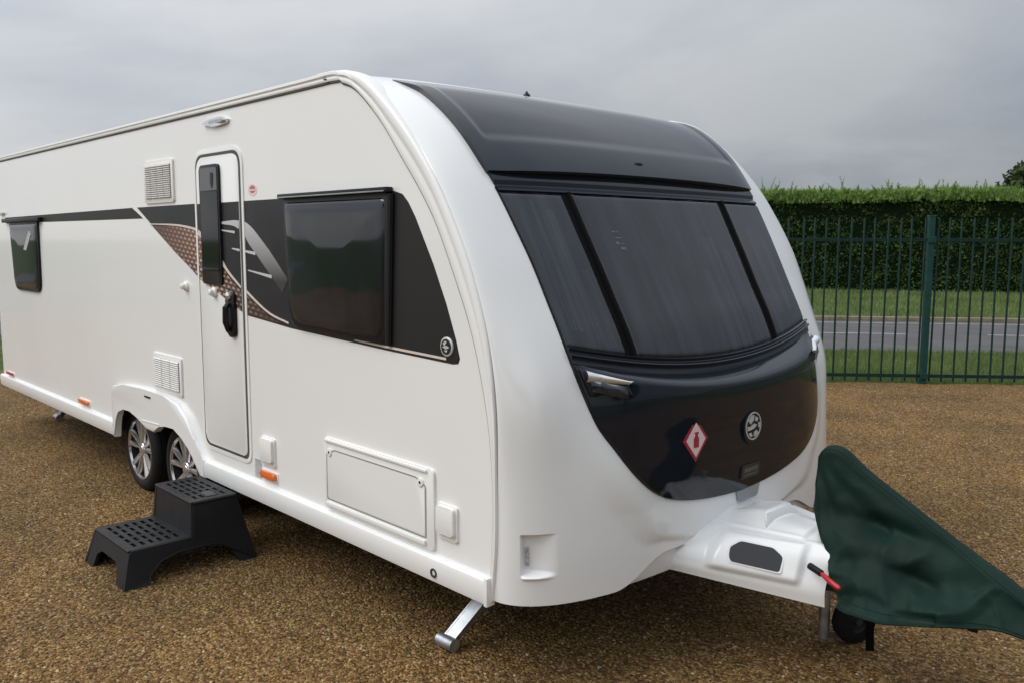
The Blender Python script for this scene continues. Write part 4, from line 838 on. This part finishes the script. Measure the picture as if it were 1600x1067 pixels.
def fpt3(x, s):   # on the near flank of the fairing: s runs bottom to top
    sec = np.array(frm(x))[:8]; return Vector(crv(sec, np.array([s]))[0])
def fairing_hex():
    c = fpt3(-1.835, 2.2) + Vector((0, -.012, .016)); tx = (fpt3(-1.735, 2.2) - fpt3(-1.935, 2.2)).normalized(); tz = (fpt3(-1.835, 2.7) - fpt3(-1.835, 1.7)).normalized(); n = tx.cross(tz).normalized(); tz = n.cross(tx)
    hx = rpoly([(-.106, -.020), (-.096, -.040), (.101, -.048), (.108, .016), (.066, .046), (-.066, .051), (-.106, .020)], .012, 3)
    flat_on('recess_rim', [[(p[0] * 1.07, p[1] * 1.12) for p in hx]], c, tx, tz, n, .006, GRP, af); flat_on('recess', [hx], c, tx, tz, n, .0085, mat('recess_dark', (.011, .0115, .018), .45), af)
fairing_hex()
bm = bmesh.new(); P = [(-1.95, 3.30, .58), (-1.90, 3.32, .625), (-1.84, 3.36, .625), (-1.82, 3.40, .58)]
pr_ = [(-2.12, .585), (-1.93, .632), (-1.905, .630), (-1.875, .575), (-1.87, .555), (-2.12, .555)]
A_ = [bm.verts.new((p[0], 3.33 - .06 * (p[1] < .58), p[1])) for p in pr_]; B_ = [bm.verts.new((p[0], 3.53 + .06 * (p[1] < .58), p[1])) for p in pr_]; bm.faces.new(A_); bm.faces.new(B_[::-1])
for i in range(6): bm.faces.new((A_[i], A_[(i + 1) % 6], B_[(i + 1) % 6], B_[i]))
bmesh.ops.bevel(bm, geom=bm.edges[:], offset=.010, segments=3, affect='EDGES'); bmobj('fairing_hump', bm, GRP, af)
bm = bmesh.new()
for s_ in (-1, 1): 
    tube(bm, [(-3.2, YM + s_ * .70, .37), (-2.1, YM + s_ * .30, .42), (-1.5, YM + s_ * .10, .40), (-1.15, YM + s_ * .03, .39)], .03, 6)
tube(bm, [(-1.2, YM, .38), (-.98, YM, .42)], .035, 10); lathe(bm, [(0, .04), (.05, .055), (.09, .05), (.12, .02), (.12, 0)], 12, (-.97, YM, .40), 'Z'); bmobj('drawbar', bm, DKMET, van)
bm = bmesh.new(); tube(bm, [(-1.632, 3.205, .494), (-1.570, 3.185, .484)], .014, 10); hb = bmobj('brake_lever', bm, BLACK, van)
bm = bmesh.new(); tube(bm, [(-1.570, 3.185, .484), (-1.530, 3.165, .474), (-1.480, 3.145, .464), (-1.472, 3.142, .462)], [.009, .011, .011, .006], 10); bmobj('red_grip', bm, REDM, hb)
def jockey():
    j = empty('jockey_wheel', (-1.70, 3.64, 0)); j.parent = van; j.matrix_parent_inverse = Matrix.Translation(-van.location)
    bm = bmesh.new(); tube(bm, [(-1.745, 3.585, .03), (-1.745, 3.585, .62)], .024, 12); bmobj('stem', bm, STEEL, j)
    ax = Vector((.9, -.42, 0)).normalized()
    bm = bmesh.new(); lathe(bm, [(-.035, .05), (-.035, .085), (-.025, .102), (0, .108), (.025, .102), (.035, .085), (.035, .05)], 26, (0, 0, 0), 'X'); bmesh.ops.rotate(bm, cent=(0, 0, 0), matrix=Matrix.Rotation(math.atan2(ax.y, ax.x), 3, 'Z'), verts=bm.verts); bmesh.ops.translate(bm, vec=(-1.66, 3.70, .105), verts=bm.verts); bmobj('tyre', bm, RUB, j)
    bm = bmesh.new(); lathe(bm, [(-.036, 0), (-.036, .018), (-.018, .022), (-.014, .046), (-.03, .052), (.03, .052), (.014, .046), (.018, .022), (.036, .018), (.036, 0)], 18, (0, 0, 0), 'X'); bmesh.ops.rotate(bm, cent=(0, 0, 0), matrix=Matrix.Rotation(math.atan2(ax.y, ax.x), 3, 'Z'), verts=bm.verts); bmesh.ops.translate(bm, vec=(-1.66, 3.70, .105), verts=bm.verts); bmobj('hub', bm, DKMET, j)
    # bent fork plate
    bm = bmesh.new(); q = crv(np.array([(-1.745, 3.58, .018), (-1.70, 3.63, .03), (-1.64, 3.72, .055), (-1.625, 3.79, .10)]), np.linspace(0, 3, 12)); 
    A_ = [bm.verts.new((p[0], p[1], p[2])) for p in q]; B_ = [bm.verts.new((p[0] + .01, p[1], p[2] + .035)) for p in q]
    for i in range(11): bm.faces.new((A_[i], A_[i + 1], B_[i + 1], B_[i]))
    r = bmesh.ops.solidify(bm, geom=bm.faces[:], thickness=.004); bmobj('fork', bm, STEEL, j)
jockey()

# ================================================================ hitch cover
def hitch_cover():
    root = empty('hitch_cover', (-1.3, YM, .3)); tag(root, 'dark green waterproof cover draped over the towing hitch', 'cover')
    # stations along x: ridge z, near hem y, far hem y, hem z near, top half width
    ST = np.array([(-1.715, .905, 3.20, 3.62, .385, .030), (-1.685, .942, 3.185, 3.63, .378, .040), (-1.62, .945, 3.175, 3.64, .370, .036), (-1.52, .876, 3.17, 3.66, .365, .030), (-1.36, .785, 3.185, 3.65, .362, .028), (-1.20, .692, 3.225, 3.61, .380, .034), (-1.07, .616, 3.29, 3.565, .400, .045), (-.97, .560, 3.335, 3.53, .405, .055), (-.880, .506, 3.36, 3.505, .395, .045)])
    n, m = 110, 101; S_ = crv(ST, np.linspace(0, len(ST) - 1, n)); P = np.zeros((n, m, 3))
    for i, s in enumerate(S_):
        x, zr, yn, yf_, zh, tw = s
        for j in range(m):
            t = j / (m - 1) * 2 - 1; side = -1 if t < 0 else 1; a = abs(t)
            hem = yn if side < 0 else yf_
            k = .14
            if a < k: y = YM + side * tw * (a / k); z = zr - .016 * (a / k) ** 2
            else:
                q = (a - k) / (1 - k); y = YM + side * tw + (hem - YM - side * tw) * (q ** 1.05); z = zr - .016 - (zr - .016 - zh) * (q ** .92)
                # cloth hangs in between ridge and the mechanism below
                sag = -.045 * math.sin(math.pi * q) * (zr - zh) / .5; y -= side * -sag
            qq = max(0, (a - k) / (1 - k)); P[i, j] = (x + .19 * max(0, 1 - i / (n * .62)) ** 1.3 * max(0, qq - .38) / .62 * (1 + .5 * max(0, qq - .38)), y, z)
    # folds running from the peak, a dent under the ridge and a bulge over the coupling
    nn = np.zeros((n, m))
    for i in range(n):
        for j in range(m):
            x, y, z = P[i, j]; q = max(0, (abs(j / (m - 1) * 2 - 1) - .14) / .86)
            ang = math.atan2(.95 - z, x + 1.72 + .02); r = math.hypot(.95 - z, x + 1.70)
            f = .014 * math.sin(ang * 15 + 2.2 * noise.noise(Vector((x * 3, z * 3, 1)))) * min(1, q * 3) * math.exp(-r * 1.6) * min(1, r * 5)
            f += -.035 * math.exp(-(((x + 1.40) / .16) ** 2 + ((z - (.665 - .15 * (x + 1.4))) / .035) ** 2))
            f += .032 * math.exp(-(((x + 1.45) / .20) ** 2 + ((z - .585) / .05) ** 2))
            f += .045 * math.exp(-(((x + 1.14) / .085) ** 2 + ((z - .425) / .065) ** 2))
            f += -.035 * math.exp(-(((x + 1.25) / .12) ** 2 + ((z - .50 + .35 * (x + 1.25)) / .03) ** 2))
            f += .018 * noise.noise(Vector((x * 5.5, y * 4, z * 5.5))) * min(1, q * 3) + .007 * noise.noise(Vector((x * 14, y * 8, z * 13))) * min(1, q * 3)
            f += -.022 * math.exp(-(((z - .40 - .04 * noise.noise(Vector((x * 6, 0, 0)))) / .025) ** 2)) * (x < -1.15)
            c1 = noise.noise(Vector((x * 4.2 + z * 2.0, y * 2, z * 5.0 - x * 1.5))); c2 = noise.noise(Vector((x * 9 + 3, y * 4, z * 8 + x * 4)))
            f += (.016 * (1 - min(1, abs(c1) * 5)) + .007 * (1 - min(1, abs(c2) * 4))) * min(1, q * 3) * (1 if z > .36 else .5)
            nn[i, j] = f
    for i in range(n):
        for j in range(m):
            side = -1 if j < m // 2 else 1; P[i, j, 1] += side * nn[i, j]; P[i, j, 2] += .3 * nn[i, j]
    for i in range(n): P[i, 0, 2] += .012 * noise.noise(Vector((P[i, 0, 0] * 7, 4, 0))); P[i, -1, 2] += .012 * noise.noise(Vector((P[i, 0, 0] * 7, 9, 0)))
    o = gridobj('cover', P, COVER, root, 60)
    # closed ends
    for i, nm in ((0, 0), (n - 1, 1)):
        vs = [tuple(p) for p in P[i]] + [(P[i, :, 0].mean() + (.004 if i else -.004), YM, P[i, 0, 2])]; c_ = len(vs) - 1
        mesh('end_panel', vs, [(j, j + 1, c_) for j in range(m - 1)], COVER, root, 60)
    # hem band
    for jj in (0, m - 1):
        bm = bmesh.new(); tube(bm, [tuple(P[i, jj]) for i in range(0, n, 2)], .006, 6); bmobj('hem', bm, COVER, root)
    for jj in (int((m - 1) * .44), int((m - 1) * .56)):
        bm = bmesh.new(); tube(bm, [tuple(P[i, jj]) for i in range(0, n, 2)], .0028, 5); bmobj('seam', bm, COVER, root)
    bm = bmesh.new(); tube(bm, [(P[i, 3, 0], P[i, 3, 1] - .001, P[i, 3, 2]) for i in range(0, n, 2)], .0018, 5); bmobj('stitching', bm, COVER, root)
    bm = bmesh.new(); rib = [(-1.515, 3.165, .36), (-1.520, 3.20, .24), (-1.545, 3.28, .13), (-1.552, 3.30, .03), (-1.545, 3.30, .012)]
    for a, b in zip(rib, rib[1:]): pass
    q = crv(np.array([(-1.552, 3.62, .36), (-1.548, 3.63, .24), (-1.560, 3.635, .12), (-1.556, 3.64, .012)]), np.linspace(0, 3, 14)); A_ = [bm.verts.new((p[0] - .014, p[1] - .012, p[2])) for p in q]; B_ = [bm.verts.new((p[0] + .014, p[1] + .012, p[2])) for p in q]
    for i in range(13): bm.faces.new((A_[i], A_[i + 1], B_[i + 1], B_[i]))
    bmesh.ops.solidify(bm, geom=bm.faces[:], thickness=.004); bmobj('tie_strap', bm, BLACK, root)
    bm = bmesh.new(); box(bm, (-1.06, 3.36, .388), (.035, .018, .055), .004); bmobj('toggle', bm, BLACK, root)
hitch_cover()

# ================================================================ entry step
def entry_step():
    x0, x1 = -5.035, -4.515; root = empty('entry_step', (-4.78, 1.85, 0)); tag(root, 'black plastic two tread step standing below the caravan door', 'step')
    yl0, yl1, yu1, zl, zu = 1.555, 1.880, 2.150, .190, .378
    def sidewall(x, s_):
        out = [(1.50, 0), (yl0 - .006, zl - .012), (yl0 + .012, zl), (yl1 - .004, zl), (yl1 + .010, zu - .014), (yl1 + .028, zu), (yu1 - .015, zu), (yu1 + .004, zu - .014), (2.235, .0), (2.135, .0), (2.105, .065), (2.05, .110), (1.95, .122), (1.80, .118), (1.70, .095), (1.635, .040), (1.615, 0)]
        bm = bmesh.new(); tri = tessellate_polygon([[Vector((p[0], p[1], 0)) for p in out]])
        X = lambda z: x + s_ * (zu - z) * .07 + s_ * .03 * max(0, .06 - z) / .06
        f = [bm.verts.new((X(p[1]), p[0], p[1])) for p in out]; b = [bm.verts.new((X(p[1]) - s_ * .02, p[0], p[1])) for p in out]
        for t in tri: bm.faces.new([f[i] for i in t]); bm.faces.new([b[i] for i in reversed(t)])
        for i in range(len(out)): k = (i + 1) % len(out); bm.faces.new((f[i], f[k], b[k], b[i]))
        bmobj('side_wall', bm, STEP, root, 40)
        # raised rib round the arch
        bm = bmesh.new(); tube(bm, [(X(z) + s_ * .001, y, z) for y, z in ((1.628, .004), (1.648, .05), (1.712, .106), (1.80, .130), (1.95, .134), (2.06, .120))], .006, 6); bmobj('rib', bm, STEP, root)
    sidewall(x1 - .012, 1); sidewall(x0 + .012, -1)
    def cross(ya, za, yb, zb, cut=None):
        # wall across the step from (ya,za) top to (yb,zb) bottom
        bm = bmesh.new(); top = [(x0 + .010, 0), (x1 - .010, 0)]
        ex = .014
        pts = [(x0 + .01, za), (x1 - .01, za), (x1 + ex, zb)] + ([(x1 - .085, zb), (x1 - .105, .075), (x1 - .16, .105), (x0 + .16, .105), (x0 + .105, .075), (x0 + .085, zb)] if cut else []) + [(x0 - ex, zb)]
        tri = tessellate_polygon([[Vector((p[0], p[1], 0)) for p in pts]]); yy = lambda z: ya + (yb - ya) * (za - z) / (za - zb)
        f = [bm.verts.new((p[0], yy(p[1]), p[1])) for p in pts]; b = [bm.verts.new((p[0], yy(p[1]) + (.02 if yb < 2 else -.02), p[1])) for p in pts]
        for t in tri: bm.faces.new([f[i] for i in t]); bm.faces.new([b[i] for i in reversed(t)])
        for i in range(len(pts)): k = (i + 1) % len(pts); bm.faces.new((f[i], f[k], b[k], b[i]))
        return bm
    bmobj('front_wall', cross(yl0 - .004, zl - .010, 1.502, 0, True), STEP, root, 30)
    bmobj('riser', cross(yl1 + .012, zu - .012, yl1 - .002, zl - .006), STEP, root, 30)
    bmobj('back_wall', cross(yu1, zu - .012, 2.232, 0, True), STEP, root, 30)
    def tread(ya, yb, z, rows, cols):
        xa, xb = x0 + .008, x1 - .008; my, mxx = .028, .035
        ys = [ya]; h = (yb - ya - 2 * my) / rows
        for r in range(rows): ys += [ya + my + r * h + h * .28, ya + my + r * h + h * .72]
        ys.append(yb); xs_ = [xa]; wv = (xb - xa - 2 * mxx) / cols
        for c in range(cols): xs_ += [xa + mxx + c * wv + wv * .14, xa + mxx + c * wv + wv * .86]
        xs_.append(xb); bm = bmesh.new(); G_ = {}
        def vv_(i, j, k):
            if (i, j, k) not in G_: G_[i, j, k] = bm.verts.new((xs_[i], ys[j], z - (.012 if k else 0)))
            return G_[i, j, k]
        solid = lambda i, j: 0 <= i < len(xs_) - 1 and 0 <= j < len(ys) - 1 and not (i % 2 == 1 and j % 2 == 1)
        for i in range(len(xs_) - 1):
            for j in range(len(ys) - 1):
                if not solid(i, j): continue
                bm.faces.new((vv_(i, j, 0), vv_(i + 1, j, 0), vv_(i + 1, j + 1, 0), vv_(i, j + 1, 0)))
                for di, dj, a, b in ((-1, 0, (i, j + 1), (i, j)), (1, 0, (i + 1, j), (i + 1, j + 1)), (0, -1, (i, j), (i + 1, j)), (0, 1, (i + 1, j + 1), (i, j + 1))):
                    if not solid(i + di, j + dj): bm.faces.new((vv_(*a, 0), vv_(*a, 1), vv_(*b, 1), vv_(*b, 0)))
        return bmobj('tread', bm, STEP, root, None)
    t1 = tread(yl0 - .002, yl1, zl + .003, 6, 5); t2 = tread(yl1 + .014, yu1 - .002, zu + .003, 5, 5)
    bm = bmesh.new(); tube(bm, [(x0 + .012, yl0 + .002, zl - .006), (x1 - .012, yl0 + .002, zl - .006)], .010, 8); tube(bm, [(x0 + .012, yl1 + .018, zu - .006), (x1 - .012, yl1 + .018, zu - .006)], .010, 8)
    for x in (x0 + .012, x1 - .012):
        tube(bm, [(x, yl0 + .002, zl - .006), (x, yl1, zl - .006)], .010, 8); tube(bm, [(x, yl1 + .018, zu - .006), (x, yu1 - .006, zu - .006)], .010, 8); 
    bmobj('nosing', bm, STEP, root, 60)
    bm = bmesh.new(); box(bm, (-4.62, 2.03, zu + .0045), (.10, .06, .004), .001); bmobj('moulded_label', bm, mat('step_grey', (.035, .036, .038), .5), t2)
    bm = bmesh.new(); box(bm, (-4.78, 1.72, .165), (.50, .30, .004)); box(bm, (-4.78, 2.02, .34), (.50, .24, .004)); bmobj('inner_web', bm, UNDER, root)
entry_step()

# ================================================================ what stands behind the photographer (seen only in reflections)
tree('broadleaf_tree', (6.0, -16.0, 0), 7.5, 3.8, 'bushy tree standing behind the photographer by the yard, nearest of its row', 11, 7000, .34, 'trees behind the yard')
tree('broadleaf_tree', (13.0, -6.0, 0), 6.5, 3.5, 'bushy tree standing at the open side of the yard, ahead of the caravan', 12, 7000, .34, 'trees behind the yard')
tree('broadleaf_tree', (-4.0, -22.0, 0), 8.0, 4.2, 'taller bushy tree standing behind the yard, opposite the caravan door', 13, 7000, .34, 'trees behind the yard')
tree('broadleaf_tree', (17.0, 5.0, 0), 6.0, 3.6, 'low bushy tree beyond the yard end, facing the caravan front', 14, 7000, .34, 'trees behind the yard')
